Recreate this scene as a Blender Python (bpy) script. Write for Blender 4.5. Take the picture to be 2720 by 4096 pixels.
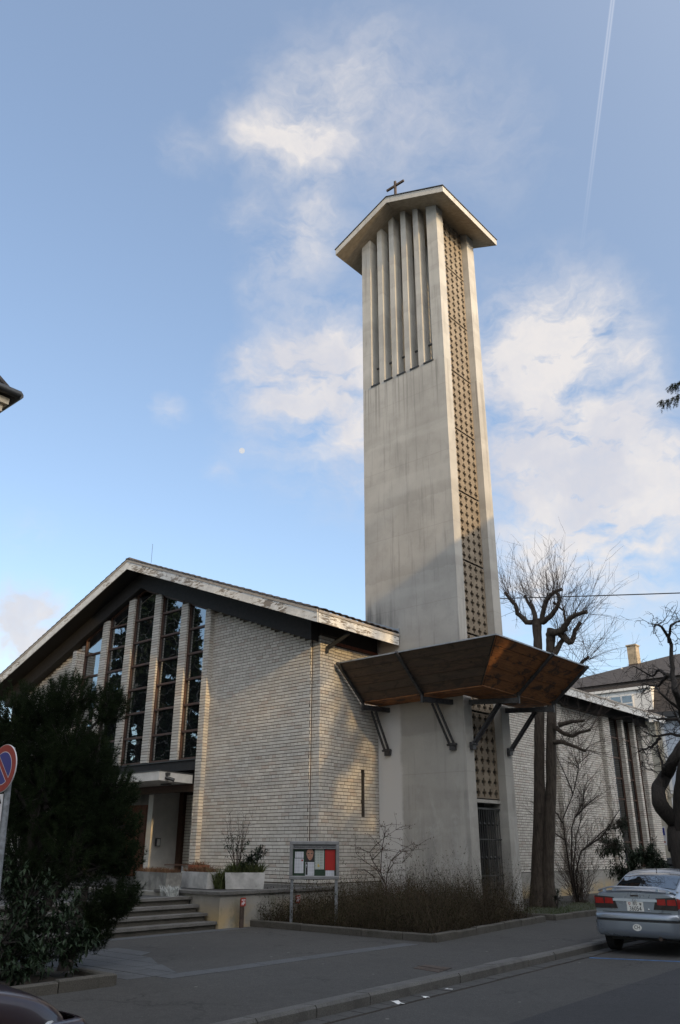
import bpy, math, random
from math import sin, cos, pi, radians, atan2, sqrt
from mathutils import Vector, Matrix, Quaternion
random.seed(7)
for _o in list(bpy.data.objects):
    bpy.data.objects.remove(_o)
SC = bpy.context.scene
COL = SC.collection

# ---------------------------------------------------------------- camera
cam = bpy.data.cameras.new('camera'); co = bpy.data.objects.new('camera', cam); COL.objects.link(co)
RT, UP, FW = Vector((0.75474838, 0.65600901, 0.0026571)), Vector((0.25109798, -0.29262925, 0.92266891)), Vector((-0.60605667, 0.69571568, 0.38558399))
co.matrix_world = Matrix(((RT.x, UP.x, -FW.x, 0), (RT.y, UP.y, -FW.y, 0), (RT.z, UP.z, -FW.z, 1.75), (0, 0, 0, 1)))
cam.sensor_fit = 'VERTICAL'; cam.sensor_height = 24.0; cam.lens = 24.0 * 3220 / 4096
cam.clip_start = 0.1; cam.clip_end = 3000
SC.camera = co

# ---------------------------------------------------------------- light
SUN_EL = radians(17.0)
SUN_AZ = Vector((0.98, -0.196, 0)).normalized()
SUN_DIR = (SUN_AZ * cos(SUN_EL) + Vector((0, 0, sin(SUN_EL)))).normalized()
sl = bpy.data.lights.new('sun', 'SUN'); so = bpy.data.objects.new('sun', sl); COL.objects.link(so)
sl.energy = 2.1; sl.angle = radians(0.55); sl.color = (1.0, 0.69, 0.33)
so.rotation_euler = SUN_DIR.to_track_quat('Z', 'Y').to_euler()
so.location = SUN_DIR * 200
SC.view_settings.view_transform = 'Standard'
SC.view_settings.look = 'None'
SC.view_settings.exposure = 0.62
SC.view_settings.gamma = 1.0
SC.view_settings.use_curve_mapping = False

# ---------------------------------------------------------------- node helpers
class G:
    def __init__(s, nt):
        s.t = nt; nt.nodes.clear()
    def n(s, typ, props=None, **inp):
        nd = s.t.nodes.new(typ)
        for k, v in (props or {}).items(): setattr(nd, k, v)
        for k, v in inp.items():
            key = int(k[1:]) if k[0] == '_' else k.replace('__', ' ')
            s.set(nd.inputs[key], v)
        return nd
    def set(s, sock, v):
        if isinstance(v, bpy.types.NodeSocket): s.t.links.new(v, sock)
        elif isinstance(v, bpy.types.Node): s.t.links.new(v.outputs[0], sock)
        else:
            try: sock.default_value = v
            except Exception: sock.default_value = (*v, 1)
    def m(s, op, a, b=0.0, c=None, clamp=False):
        nd = s.n('ShaderNodeMath', {'operation': op, 'use_clamp': clamp}); s.set(nd.inputs[0], a); s.set(nd.inputs[1], b)
        if c is not None: s.set(nd.inputs[2], c)
        return nd.outputs[0]
    def v(s, op, a, b=(0, 0, 0), out=0):
        nd = s.n('ShaderNodeVectorMath', {'operation': op}); s.set(nd.inputs[0], a)
        if op == 'SCALE': s.set(nd.inputs[3], b)
        else: s.set(nd.inputs[1], b)
        return nd.outputs[out]
    def mix(s, f, a, b, blend='MIX'):
        nd = s.n('ShaderNodeMix', {'data_type': 'RGBA', 'blend_type': blend})
        s.set(nd.inputs[0], f); s.set(nd.inputs[6], a if not isinstance(a, tuple) else (*a[:3], 1)); s.set(nd.inputs[7], b if not isinstance(b, tuple) else (*b[:3], 1))
        return nd.outputs[2]
    def noise(s, vec, scale, detail=4.0, rough=0.6, dist=0.0, out=0):
        nd = s.n('ShaderNodeTexNoise'); s.set(nd.inputs['Vector'], vec)
        nd.inputs['Scale'].default_value = scale; nd.inputs['Detail'].default_value = detail
        nd.inputs['Roughness'].default_value = rough; nd.inputs['Distortion'].default_value = dist
        return nd.outputs[out]
    def ramp(s, f, lo, hi, a=0.0, b=1.0, smooth=True):
        nd = s.n('ShaderNodeMapRange', {'interpolation_type': 'SMOOTHSTEP' if smooth else 'LINEAR'})
        s.set(nd.inputs[0], f); s.set(nd.inputs[1], lo); s.set(nd.inputs[2], hi); s.set(nd.inputs[3], a); s.set(nd.inputs[4], b)
        return nd.outputs[0]
    def pos(s, sc=(1, 1, 1)):
        p = s.n('ShaderNodeNewGeometry').outputs['Position']
        return p if sc == (1, 1, 1) else s.v('MULTIPLY', p, sc)
    def obj(s, sc=(1, 1, 1)):
        p = s.n('ShaderNodeTexCoord').outputs['Object']
        return p if sc == (1, 1, 1) else s.v('MULTIPLY', p, sc)

def material(name):
    m = bpy.data.materials.new(name); m.use_nodes = True
    g = G(m.node_tree)
    b = g.n('ShaderNodeBsdfPrincipled'); o = g.n('ShaderNodeOutputMaterial')
    g.t.links.new(b.outputs[0], o.inputs[0])
    return m, g, b
def bump(g, b, h, strength=0.3, dist=0.02):
    n = g.n('ShaderNodeBump'); n.inputs['Strength'].default_value = strength; n.inputs['Distance'].default_value = dist
    g.set(n.inputs['Height'], h); g.t.links.new(n.outputs[0], b.inputs['Normal'])
M = {}
def simple(name, col, rough=0.7, var=0.25, scale=6.0, metal=0.0, spec=0.5, sc=(1, 1, 1), use_obj=False):
    m, g, b = material(name)
    p = g.obj(sc) if use_obj else g.pos(sc)
    f = g.noise(p, scale, 5)
    c = g.mix(g.ramp(f, 0.3, 0.7), tuple(x * (1 - var) for x in col), tuple(min(1, x * (1 + var)) for x in col))
    g.set(b.inputs['Base Color'], c); b.inputs['Roughness'].default_value = rough
    b.inputs['Metallic'].default_value = metal; b.inputs['Specular IOR Level'].default_value = spec
    M[name] = m; return m

# ---------------------------------------------------------------- world: sky texture + clouds + contrail
BLOBS = [(-0.48,0.472,0.74,0.032,.72),(-0.505,0.456,0.732,0.026,.75),(-0.525,0.435,0.732,0.022,0.75),(-0.459,0.5,0.735,0.027,0.65),(-0.428,0.501,0.753,0.082,0.45),(-0.37,0.544,0.753,0.081,0.35),(-0.569,0.391,0.724,0.026,0.6),(-0.507,0.473,0.721,0.034,0.5),(-0.562,0.473,0.678,0.027,0.5),(-0.501,0.525,0.688,0.025,0.75),(-0.522,0.525,0.672,0.025,0.5),(-0.558,0.527,0.641,0.031,0.55),(-0.538,0.55,0.639,0.028,0.5),(-0.59,0.523,0.615,0.023,0.5),(-0.501,0.562,0.658,0.031,0.5),(-0.631,0.545,0.552,0.015,0.7),(-0.629,0.573,0.525,0.032,0.5),(-0.586,0.604,0.541,0.048,0.9),(-0.547,0.631,0.55,0.058,1.0),(-0.609,0.63,0.482,0.07,0.5),(-0.552,0.687,0.473,0.075,0.6),(-0.713,0.504,0.487,0.016,0.6),(-0.346,0.743,0.573,0.054,0.6),(-0.326,0.773,0.544,0.053,0.8),(-0.379,0.762,0.525,0.065,0.9),(-0.298,0.775,0.557,0.048,0.5),(-0.258,0.823,0.507,0.021,0.9),(-0.256,0.787,0.561,0.028,0.4),(-0.382,0.807,0.45,0.074,1.0),(-0.32,0.845,0.427,0.062,1.1),(-0.353,0.849,0.394,0.063,1.0),(-0.281,0.869,0.407,0.046,0.9),(-0.407,0.837,0.365,0.074,0.6),(-0.305,0.885,0.353,0.069,0.7),(-0.356,0.887,0.295,0.08,0.6),(-0.447,0.845,0.294,0.06,0.5),(-0.87,0.431,0.24,0.028,1.1),(-0.858,0.456,0.237,0.024,1.0),(-0.875,0.439,0.207,0.032,0.8),(-0.843,0.415,0.342,0.028,0.3),(-0.698,0.579,0.421,0.013,0.4),(-0.444,0.447,0.777,0.057,0.25),(-0.391,0.494,0.777,0.057,0.3),(-0.306,0.618,0.724,0.066,0.3)]
W = bpy.data.worlds.new('World'); SC.world = W; W.use_nodes = True
g = G(W.node_tree)
sky = g.n('ShaderNodeTexSky', {'sky_type': 'NISHITA', 'sun_disc': False, 'sun_elevation': SUN_EL, 'sun_rotation': atan2(SUN_AZ.x, SUN_AZ.y), 'altitude': 260, 'air_density': 1.0, 'dust_density': 0.6, 'ozone_density': 1.0})
SKY_STRENGTH = 0.15
d0 = g.n('ShaderNodeTexCoord').outputs['Generated']
warp = g.v('SCALE', g.v('SUBTRACT', g.noise(d0, 9.0, 4, 0.6, 0, 1), (0.5, 0.5, 0.5)), 0.085)
dw = g.v('ADD', d0, warp)
tot = 0.0
for (x, y, z, r, s_) in BLOBS:
    if z < 0.6: r *= 1.08; s_ *= 1.05
    else: s_ *= 0.8
    dist = g.v('DISTANCE', dw, (x, y, z), out=1)
    q = g.m('MULTIPLY', dist, 0.95 / r)
    e = g.m('POWER', 2.718, g.m('MULTIPLY', g.m('MULTIPLY', q, q), -1.0))
    tot = g.m('MULTIPLY_ADD', e, s_, tot)
# outside the picture the same broken cloud goes on
dv = g.n('ShaderNodeSeparateXYZ', None, _0=d0)
gen = g.ramp(g.noise(d0, 3.1, 6, 0.6), 0.47, 0.70, 0.0, 1.2)
infr = g.v('DOT_PRODUCT', d0, tuple(FW), out=1)
gen = g.m('MULTIPLY', gen, g.ramp(infr, 0.78, 0.6, 0.0, 1.0))
tot = g.m('ADD', tot, gen)
fbm = g.noise(g.v('MULTIPLY', dw, (1.0, 1.0, 2.2)), 13.0, 8, 0.6)
cl = g.m('MULTIPLY', tot, g.ramp(fbm, 0.30, 0.70, 0.05, 1.55, smooth=False))
cl = g.ramp(cl, 0.05, 1.45, 0.0, 1.0, smooth=False)
fine = g.noise(dw, 46.0, 7, 0.7)
cl = g.m('MULTIPLY', cl, g.ramp(fine, 0.25, 0.65, 0.86, 1.04, smooth=False), clamp=True)
# contrail: a great-circle band that thins out downwards
nd_ = g.v('DOT_PRODUCT', d0, (-0.84617, -0.49216, 0.20438), out=1)
ab = g.m('ABSOLUTE', nd_)
trail = g.ramp(ab, 0.0030, 0.0010, 0.0, 1.0)
core = g.ramp(ab, 0.0, 0.0013, 0.35, 1.0)
trail = g.m('MULTIPLY', trail, core)
trail = g.m('MULTIPLY', trail, g.ramp(dv.outputs[2], 0.60, 0.80, 0.0, 0.42))
trail = g.m('MULTIPLY', trail, g.ramp(dv.outputs[1], 0.0, 0.2))
sdot = g.v('DOT_PRODUCT', d0, tuple(SUN_DIR), out=1)
glow = g.m('POWER', g.m('MULTIPLY_ADD', sdot, 0.5, 0.5, clamp=True), 5.0)
shade = g.noise(dw, 8.0, 4, 0.55)
ccol = g.mix(g.ramp(shade, 0.36, 0.62), (0.46, 0.455, 0.485), (0.585, 0.55, 0.525))
ccol = g.v('SCALE', ccol, g.m('MULTIPLY_ADD', glow, 3.0, 1.0))
skyc = g.v('SCALE', sky.outputs[0], SKY_STRENGTH)
# thin high veil over the blue, and the hazy brightness that grows towards the low sun
skyc = g.mix(0.24, skyc, (0.36, 0.46, 0.66))
skyc = g.v('ADD', skyc, g.v('SCALE', (0.36, 0.335, 0.30), g.m('MULTIPLY', glow, 6.5)))
lp = g.ramp(dv.outputs[2], 0.0, 0.9)
c1 = g.mix(g.m('MULTIPLY', cl, 0.88), skyc, ccol)
c2 = g.mix(trail, c1, (0.50, 0.53, 0.60))
bg = g.n('ShaderNodeBackground'); g.set(bg.inputs[0], c2); bg.inputs[1].default_value = 1.0
g.t.links.new(bg.outputs[0], g.n('ShaderNodeOutputWorld').inputs[0])

# ---------------------------------------------------------------- mesh helpers
class MB:
    def __init__(s): s.v = []; s.f = []; s.mi = []; s.cur = 0
    def add(s, vs, fs):
        k = len(s.v); s.v += [tuple(p) for p in vs]
        for f in fs: s.f.append(tuple(k + i for i in f)); s.mi.append(s.cur)
        return s
    def hexa(s, p):      # p: 4 bottom ccw, 4 top ccw
        return s.add(p, [(3, 2, 1, 0), (4, 5, 6, 7), (0, 1, 5, 4), (1, 2, 6, 5), (2, 3, 7, 6), (3, 0, 4, 7)])
    def box(s, x0, x1, y0, y1, z0, z1):
        return s.hexa([(x0, y0, z0), (x1, y0, z0), (x1, y1, z0), (x0, y1, z0), (x0, y0, z1), (x1, y0, z1), (x1, y1, z1), (x0, y1, z1)])
    def obox(s, c, ax, ay, az):   # centre and three half-axis vectors
        c = Vector(c); ax, ay, az = Vector(ax), Vector(ay), Vector(az)
        return s.hexa([c - ax - ay - az, c + ax - ay - az, c + ax + ay - az, c - ax + ay - az, c - ax - ay + az, c + ax - ay + az, c + ax + ay + az, c - ax + ay + az])
    def bar(s, a, b, w, h, up=(0, 0, 1)):
        a, b = Vector(a), Vector(b); d = b - a; L = d.length; d.normalize()
        u = Vector(up); sd = d.cross(u)
        if sd.length < 1e-4: sd = d.cross(Vector((1, 0, 0)))
        sd.normalize(); u = sd.cross(d).normalized()
        return s.obox((a + b) / 2, d * (L / 2), sd * (w / 2), u * (h / 2))
    def poly(s, pts): return s.add(pts, [tuple(range(len(pts)))])
    def prism(s, pts, ext):       # polygon extruded by a vector
        n = len(pts); e = Vector(ext); P = [Vector(p) for p in pts]
        fs = [tuple(range(n - 1, -1, -1)), tuple(range(n, 2 * n))] + [(i, (i + 1) % n, n + (i + 1) % n, n + i) for i in range(n)]
        return s.add(P + [p + e for p in P], fs)
    def tube(s, pts, rad, n=6, caps=True):
        P = [Vector(p) for p in pts]; k0 = len(s.v)
        if isinstance(rad, (int, float)): rad = [rad] * len(P)
        ref = None
        for i, p in enumerate(P):
            d = (P[min(i + 1, len(P) - 1)] - P[max(i - 1, 0)])
            if d.length < 1e-9: d = Vector((0, 0, 1))
            d.normalize()
            if ref is None:
                ref = d.cross(Vector((0.31, 0.2, 0.93)))
                if ref.length < 0.05: ref = d.cross(Vector((1, 0, 0)))
            ref = (ref - d * ref.dot(d))
            if ref.length < 1e-6: ref = d.cross(Vector((0.9, 0.3, 0.1)))
            ref.normalize(); q = d.cross(ref)
            for j in range(n):
                a = 2 * pi * j / n
                s.v.append(tuple(p + (ref * cos(a) + q * sin(a)) * rad[i]))
        for i in range(len(P) - 1):
            for j in range(n):
                a = k0 + i * n + j; b = k0 + i * n + (j + 1) % n
                s.f.append((a, b, b + n, a + n)); s.mi.append(s.cur)
        if caps:
            s.f.append(tuple(k0 + j for j in range(n - 1, -1, -1))); s.mi.append(s.cur)
            s.f.append(tuple(k0 + (len(P) - 1) * n + j for j in range(n))); s.mi.append(s.cur)
        return s
    def lathe(s, c, prof, n=16, axis=(0, 0, 1)):
        ax = Vector(axis).normalized(); t = ax.cross(Vector((1, 0, 0)))
        if t.length < 0.1: t = ax.cross(Vector((0, 1, 0)))
        t.normalize(); q = ax.cross(t); c = Vector(c); k0 = len(s.v)
        for (r, h) in prof:
            for j in range(n):
                a = 2 * pi * j / n
                s.v.append(tuple(c + ax * h + (t * cos(a) + q * sin(a)) * r))
        for i in range(len(prof) - 1):
            for j in range(n):
                a = k0 + i * n + j; b = k0 + i * n + (j + 1) % n
                s.f.append((a, b, b + n, a + n)); s.mi.append(s.cur)
        s.f.append(tuple(k0 + j for j in range(n - 1, -1, -1))); s.mi.append(s.cur)
        s.f.append(tuple(k0 + (len(prof) - 1) * n + j for j in range(n))); s.mi.append(s.cur)
        return s
    def mesh(s, name, mats, smooth=None):
        me = bpy.data.meshes.new(name); me.from_pydata(s.v, [], s.f)
        for m in (mats if isinstance(mats, (list, tuple)) else [mats]): me.materials.append(m)
        if len(me.materials) > 1: me.polygons.foreach_set('material_index', s.mi)
        me.update()
        if smooth is not None:
            me.shade_smooth()
            if smooth > 0: me.set_sharp_from_angle(angle=radians(smooth))
        return me
    def build(s, name, mats, parent=None, smooth=None):
        o = bpy.data.objects.new(name, s.mesh(name, mats, smooth)); COL.objects.link(o)
        if parent is not None: attach(o, parent)
        return o
def attach(o, parent):
    o.parent = parent
    mw = Matrix.Translation(parent.location); p = parent.parent
    o.matrix_parent_inverse = WORLD.get(parent.name, Matrix.Translation(parent.location)).inverted()
    WORLD[o.name] = WORLD.get(parent.name, Matrix.Translation(parent.location)) @ o.matrix_parent_inverse @ o.matrix_basis
WORLD = {}
def thing(name, label, cat, loc=(0, 0, 0), group=None):
    o = bpy.data.objects.new(name, None); COL.objects.link(o); o.location = loc
    WORLD[o.name] = Matrix.Translation(loc)
    return tag(o, label, cat, group)
def tag(o, label, cat, group=None, kind=None):
    o['label'] = label; o['category'] = cat
    if group: o['group'] = group
    if kind: o['kind'] = kind
    return o
def struct(o, label=None):
    o['kind'] = 'structure'
    if label: o['label'] = label
    return o
def stuff(o, label=None, cat=None):
    o['kind'] = 'stuff'
    if label: o['label'] = label
    if cat: o['category'] = cat
    return o
def text(body, name, c, r, u, size, mat, parent, width=None, ext=0.001):
    cu = bpy.data.curves.new(name, 'FONT'); cu.body = body; cu.size = size; cu.align_x = 'CENTER'; cu.align_y = 'CENTER'; cu.extrude = ext
    cu.resolution_u = 3
    o = bpy.data.objects.new(name, cu); COL.objects.link(o); cu.materials.append(mat)
    r = Vector(r).normalized(); u = Vector(u).normalized(); n = r.cross(u)
    o.matrix_basis = Matrix(((r.x, u.x, n.x, c[0]), (r.y, u.y, n.y, c[1]), (r.z, u.z, n.z, c[2]), (0, 0, 0, 1)))
    if width:
        bpy.context.view_layer.update()
        w = o.dimensions.x
        if w > 0: o.matrix_basis = o.matrix_basis @ Matrix.Diagonal((width / w, 1, 1, 1))
    bpy.context.view_layer.update()
    me = bpy.data.meshes.new_from_object(o.evaluated_get(bpy.context.evaluated_depsgraph_get()))
    mb_ = o.matrix_basis.copy(); bpy.data.objects.remove(o)
    me.materials.clear(); me.materials.append(mat)
    o = bpy.data.objects.new(name, me); COL.objects.link(o); o.matrix_basis = mb_
    if parent is not None: attach(o, parent)
    return o

# ---------------------------------------------------------------- materials
def concrete():
    m, g, b = material('concrete')
    p = g.pos()
    big = g.noise(p, 0.55, 5, 0.6); mid = g.noise(p, 2.6, 6, 0.65)
    streak = g.noise(g.pos((5.0, 5.0, 0.28)), 1.0, 5, 0.65)
    lift = g.noise(g.pos((0.05, 0.05, 0.9)), 1.0, 2, 0.5)
    c = g.mix(g.ramp(big, 0.3, 0.7), (0.335, 0.32, 0.29), (0.43, 0.41, 0.372))
    c = g.mix(g.ramp(mid, 0.45, 0.70, 0, 0.32), c, (0.265, 0.255, 0.232))
    c = g.mix(g.ramp(streak, 0.52, 0.70, 0, 0.6), c, (0.22, 0.212, 0.195))
    band = g.ramp(g.m('FRACT', g.m('ADD', g.m('MULTIPLY', g.n('ShaderNodeSeparateXYZ', None, _0=p).outputs[2], 0.40), g.m('MULTIPLY', mid, 0.16))), 0.0, 0.22, 1.0, 0.0)
    c = g.mix(g.m('MULTIPLY', band, 0.30), c, (0.25, 0.238, 0.215))
    c = g.mix(g.ramp(lift, 0.5, 0.56, 0, 0.30), c, (0.47, 0.455, 0.415))
    zc = g.n('ShaderNodeSeparateXYZ', None, _0=p)
    run = g.m('MULTIPLY', g.m('MULTIPLY', g.ramp(g.noise(g.pos((14.0, 14.0, 0.12)), 1.0, 3, 0.6), 0.5, 0.66), g.ramp(zc.outputs[2], 17.3, 17.25)), g.ramp(zc.outputs[2], 14.6, 17.2))
    c = g.mix(g.m('MULTIPLY', run, 0.6), c, (0.17, 0.16, 0.145))
    pour = g.ramp(g.m('ABSOLUTE', g.m('SUBTRACT', g.m('FRACT', g.m('ADD', g.m('MULTIPLY', zc.outputs[2], 0.40), g.m('MULTIPLY', mid, 0.01))), 0.5)), 0.008, 0.0)
    c = g.mix(g.m('MULTIPLY', pour, 0.28), c, (0.20, 0.19, 0.17))
    bd = g.ramp(g.m('ABSOLUTE', g.m('SUBTRACT', g.m('FRACT', g.m('MULTIPLY', g.m('ADD', zc.outputs[0], zc.outputs[1]), 3.4)), 0.5)), 0.03, 0.0)
    c = g.mix(g.m('MULTIPLY', bd, 0.06), c, (0.20, 0.19, 0.17))
    fine = g.noise(p, 45.0, 3, 0.6)
    c = g.mix(g.ramp(fine, 0.66, 0.72, 0, 0.5), c, (0.15, 0.14, 0.13))
    z = g.n('ShaderNodeSeparateXYZ', None, _0=p)
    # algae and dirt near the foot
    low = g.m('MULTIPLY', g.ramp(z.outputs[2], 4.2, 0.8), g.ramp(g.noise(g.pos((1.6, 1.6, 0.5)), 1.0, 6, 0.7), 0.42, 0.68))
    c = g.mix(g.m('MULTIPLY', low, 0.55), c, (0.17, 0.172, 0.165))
    bloom = g.m('MULTIPLY', g.ramp(z.outputs[2], 4.6, 3.0), g.ramp(g.noise(g.pos((1.0, 1.0, 0.7)), 1.5, 7, 0.72, 0.5), 0.50, 0.66))
    c = g.mix(g.m('MULTIPLY', bloom, 0.45), c, (0.50, 0.49, 0.465))
    # strip that the church eave keeps dry: unweathered, light paint
    strip = g.m('MULTIPLY', g.ramp(g.m('ADD', z.outputs[0], g.m('MULTIPLY', mid, 0.2)), -14.72, -14.86), g.ramp(z.outputs[2], 7.7, 7.55))
    c = g.mix(strip, c, (0.56, 0.545, 0.52))
    # black weathering where the roof meets the shaft
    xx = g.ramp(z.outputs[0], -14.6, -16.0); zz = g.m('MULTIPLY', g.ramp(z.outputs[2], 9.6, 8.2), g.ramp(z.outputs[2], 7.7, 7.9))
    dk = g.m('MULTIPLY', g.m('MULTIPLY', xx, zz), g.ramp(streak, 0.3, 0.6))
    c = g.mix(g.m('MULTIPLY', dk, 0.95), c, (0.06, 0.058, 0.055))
    g.set(b.inputs['Base Color'], c); b.inputs['Roughness'].default_value = 0.88
    h = g.m('ADD', g.m('MULTIPLY', fine, 0.3), g.m('MULTIPLY', mid, 0.7))
    bump(g, b, h, 0.35, 0.015)
    M['concrete'] = m
concrete()
def board_concrete():   # soffit of the tower roof: shuttering boards
    m, g, b = material('board_marked_concrete')
    p = g.pos(); z = g.n('ShaderNodeSeparateXYZ', None, _0=p)
    s1 = g.m('FRACT', g.m('MULTIPLY', z.outputs[1], 3.2))
    line = g.ramp(s1, 0.02, 0.06, 1.0, 0.0)
    n = g.noise(g.pos((1, 6, 6)), 2.0, 5)
    c = g.mix(g.ramp(n, 0.3, 0.7), (0.27, 0.225, 0.165), (0.37, 0.31, 0.23))
    c = g.mix(g.m('MULTIPLY', line, 0.35), c, (0.25, 0.21, 0.17))
    g.set(b.inputs['Base Color'], c); b.inputs['Roughness'].default_value = 0.85
    bump(g, b, g.m('ADD', n, g.m('MULTIPLY', line, -0.6)), 0.3, 0.02)
    M['board_concrete'] = m
board_concrete()
def lattice_mat():
    m, g, b = material('lattice_concrete')
    n = g.noise(g.pos(), 3.0, 5); st = g.noise(g.pos((7, 7, 0.6)), 1.0, 4)
    c = g.mix(g.ramp(n, 0.3, 0.7), (0.185, 0.148, 0.105), (0.24, 0.195, 0.142))
    c = g.mix(g.ramp(st, 0.5, 0.75, 0, 0.5), c, (0.13, 0.105, 0.08))
    g.set(b.inputs['Base Color'], c); b.inputs['Roughness'].default_value = 0.9
    M['lattice'] = m
lattice_mat()
def brick(name, single):
    m, g, b = material(name)
    if single: r = g.n('ShaderNodeObjectInfo').outputs['Random']
    else: r = g.n('ShaderNodeNewGeometry').outputs['Random Per Island']
    p = g.pos(); n = g.noise(p, 9.0, 5, 0.65); big = g.noise(p, 0.5, 4, 0.6)
    c = g.mix(r, (0.475, 0.445, 0.395), (0.60, 0.57, 0.515))
    odd = g.ramp(g.m('FRACT', g.m('MULTIPLY', r, 17.31)), 0.88, 0.93)
    c = g.mix(g.m('MULTIPLY', odd, 0.45), c, (0.42, 0.33, 0.27))
    c = g.mix(g.ramp(n, 0.5, 0.8, 0, 0.35), c, (0.36, 0.335, 0.30))
    c = g.mix(g.ramp(big, 0.55, 0.75, 0, 0.25), c, (0.33, 0.31, 0.28))
    g.set(b.inputs['Base Color'], c); b.inputs['Roughness'].default_value = 0.82
    bump(g, b, g.noise(p, 60.0, 4), 0.25, 0.006)
    M[name] = m
brick('brick_single', True); brick('brick', False)
simple('mortar', (0.085, 0.072, 0.058), 0.95, 0.2, 20)
simple('plinth', (0.30, 0.285, 0.25), 0.9, 0.2, 1.6)
def plinth2():
    m, g, b = material('stained_plinth')
    p = g.pos(); n = g.noise(p, 1.3, 5); z = g.n('ShaderNodeSeparateXYZ', None, _0=p)
    s = g.m('MULTIPLY', g.ramp(g.noise(g.pos((0.8, 0.8, 0.9)), 1.2, 5), 0.38, 0.6), g.ramp(z.outputs[2], 0.75, 0.25))
    c = g.mix(g.ramp(n, 0.3, 0.7), (0.22, 0.21, 0.185), (0.30, 0.29, 0.262))
    c = g.mix(g.m('MULTIPLY', s, 0.85), c, (0.40, 0.29, 0.14))
    alg = g.ramp(g.noise(g.pos((1, 1, .6)), 2.2, 6, .7), 0.54, 0.7)
    c = g.mix(g.m('MULTIPLY', alg, 0.5), c, (0.13, 0.125, 0.075))
    g.set(b.inputs['Base Color'], c); b.inputs['Roughness'].default_value = 0.92
    bump(g, b, g.noise(p, 30, 4), 0.3, 0.01); M['stained_plinth'] = m
plinth2()
def peeling():
    m, g, b = material('peeling_paint')
    p = g.pos()
    fl = g.noise(g.pos((1.6, 1.6, 7.0)), 1.9, 7, 0.72, 0.6); patch = g.noise(p, 0.8, 3)
    mask = g.ramp(g.m('ADD', fl, g.m('MULTIPLY', g.m('SUBTRACT', patch, 0.5), 0.6)), 0.545, 0.575)
    wood = g.mix(g.noise(g.pos((2, 2, 40)), 2.0, 4), (0.16, 0.13, 0.10), (0.30, 0.26, 0.215))
    paint = g.mix(g.ramp(g.noise(p, 5, 4), 0.3, 0.7), (0.56, 0.55, 0.52), (0.70, 0.69, 0.65))
    g.set(b.inputs['Base Color'], g.mix(mask, paint, wood)); b.inputs['Roughness'].default_value = 0.7
    bump(g, b, g.m('MULTIPLY', mask, -1.0), 0.5, 0.006); M['peeling'] = m
peeling()
simple('trim_strip', (0.34, 0.30, 0.255), 0.75, 0.15, 8, sc=(1, 1, 12))
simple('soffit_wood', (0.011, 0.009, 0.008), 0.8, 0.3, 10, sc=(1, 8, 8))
simple('dark_beam', (0.014, 0.012, 0.011), 0.75, 0.3, 8)
simple('red_trim', (0.16, 0.05, 0.025), 0.6, 0.25, 10)
simple('roof_tile', (0.055, 0.05, 0.048), 0.75, 0.35, 6)
def canopy_wood(key, lo, hi, mixc):
    m, g, b = material('weathered_' + key)
    p = g.pos(); o = g.n('ShaderNodeObjectInfo').outputs['Random']
    off = g.v('SCALE', (7.3, 3.1, 5.7), o)
    q = g.v('ADD', p, off)
    gr = g.noise(g.v('MULTIPLY', q, (1.3, 1.3, 16)), 2.4, 6, 0.65, 0.4)
    blot = g.noise(g.v('MULTIPLY', q, (1.1, 1.1, 2.2)), 1.7, 6, 0.7, 0.5)
    c = g.mix(g.ramp(gr, 0.28, 0.72), lo, hi)
    c = g.mix(g.m('MULTIPLY', o, 0.4), c, mixc)
    c = g.mix(g.ramp(blot, 0.50, 0.62, 0, 0.85), c, (0.055, 0.038, 0.028))
    kn = g.n('ShaderNodeTexVoronoi', {'feature': 'F1'}); g.set(kn.inputs['Vector'], g.v('MULTIPLY', q, (1.6, 1.6, 4.0))); kn.inputs['Scale'].default_value = 1.0
    c = g.mix(g.ramp(kn.outputs['Distance'], 0.10, 0.05, 0, 0.8), c, (0.03, 0.018, 0.012))
    edge = g.noise(g.v('MULTIPLY', q, (2.0, 2.0, 9)), 3.0, 7, 0.75, 1.2)
    c = g.mix(g.ramp(edge, 0.60, 0.66, 0, 0.7), c, (0.05, 0.032, 0.022))
    g.set(b.inputs['Base Color'], c); b.inputs['Roughness'].default_value = 0.72
    bump(g, b, gr, 0.3, 0.008); M[key] = m
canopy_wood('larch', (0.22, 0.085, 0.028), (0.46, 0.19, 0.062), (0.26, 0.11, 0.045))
canopy_wood('larch_dark', (0.060, 0.040, 0.028), (0.135, 0.083, 0.05), (0.085, 0.072, 0.058))  # darker, less saturated larch, used on the front boards only
simple('steel', (0.055, 0.055, 0.058), 0.5, 0.3, 12, metal=0.35)
simple('zinc', (0.36, 0.38, 0.40), 0.5, 0.2, 5, metal=0.6)
simple('flashing', (0.30, 0.33, 0.36), 0.45, 0.2, 3, metal=0.5)
simple('dark_metal', (0.035, 0.035, 0.035), 0.5, 0.3, 9)
simple('frame_wood', (0.062, 0.028, 0.016), 0.55, 0.35, 9, sc=(1, 1, 6))
simple('door_wood', (0.15, 0.042, 0.012), 0.45, 0.4, 3.0, sc=(14, 14, 0.7))
simple('plaster', (0.66, 0.635, 0.585), 0.9, 0.08, 3)
simple('grey_render', (0.22, 0.215, 0.20), 0.9, 0.2, 4)
simple('interior', (0.012, 0.012, 0.012), 0.9, 0.1, 3)
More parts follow.
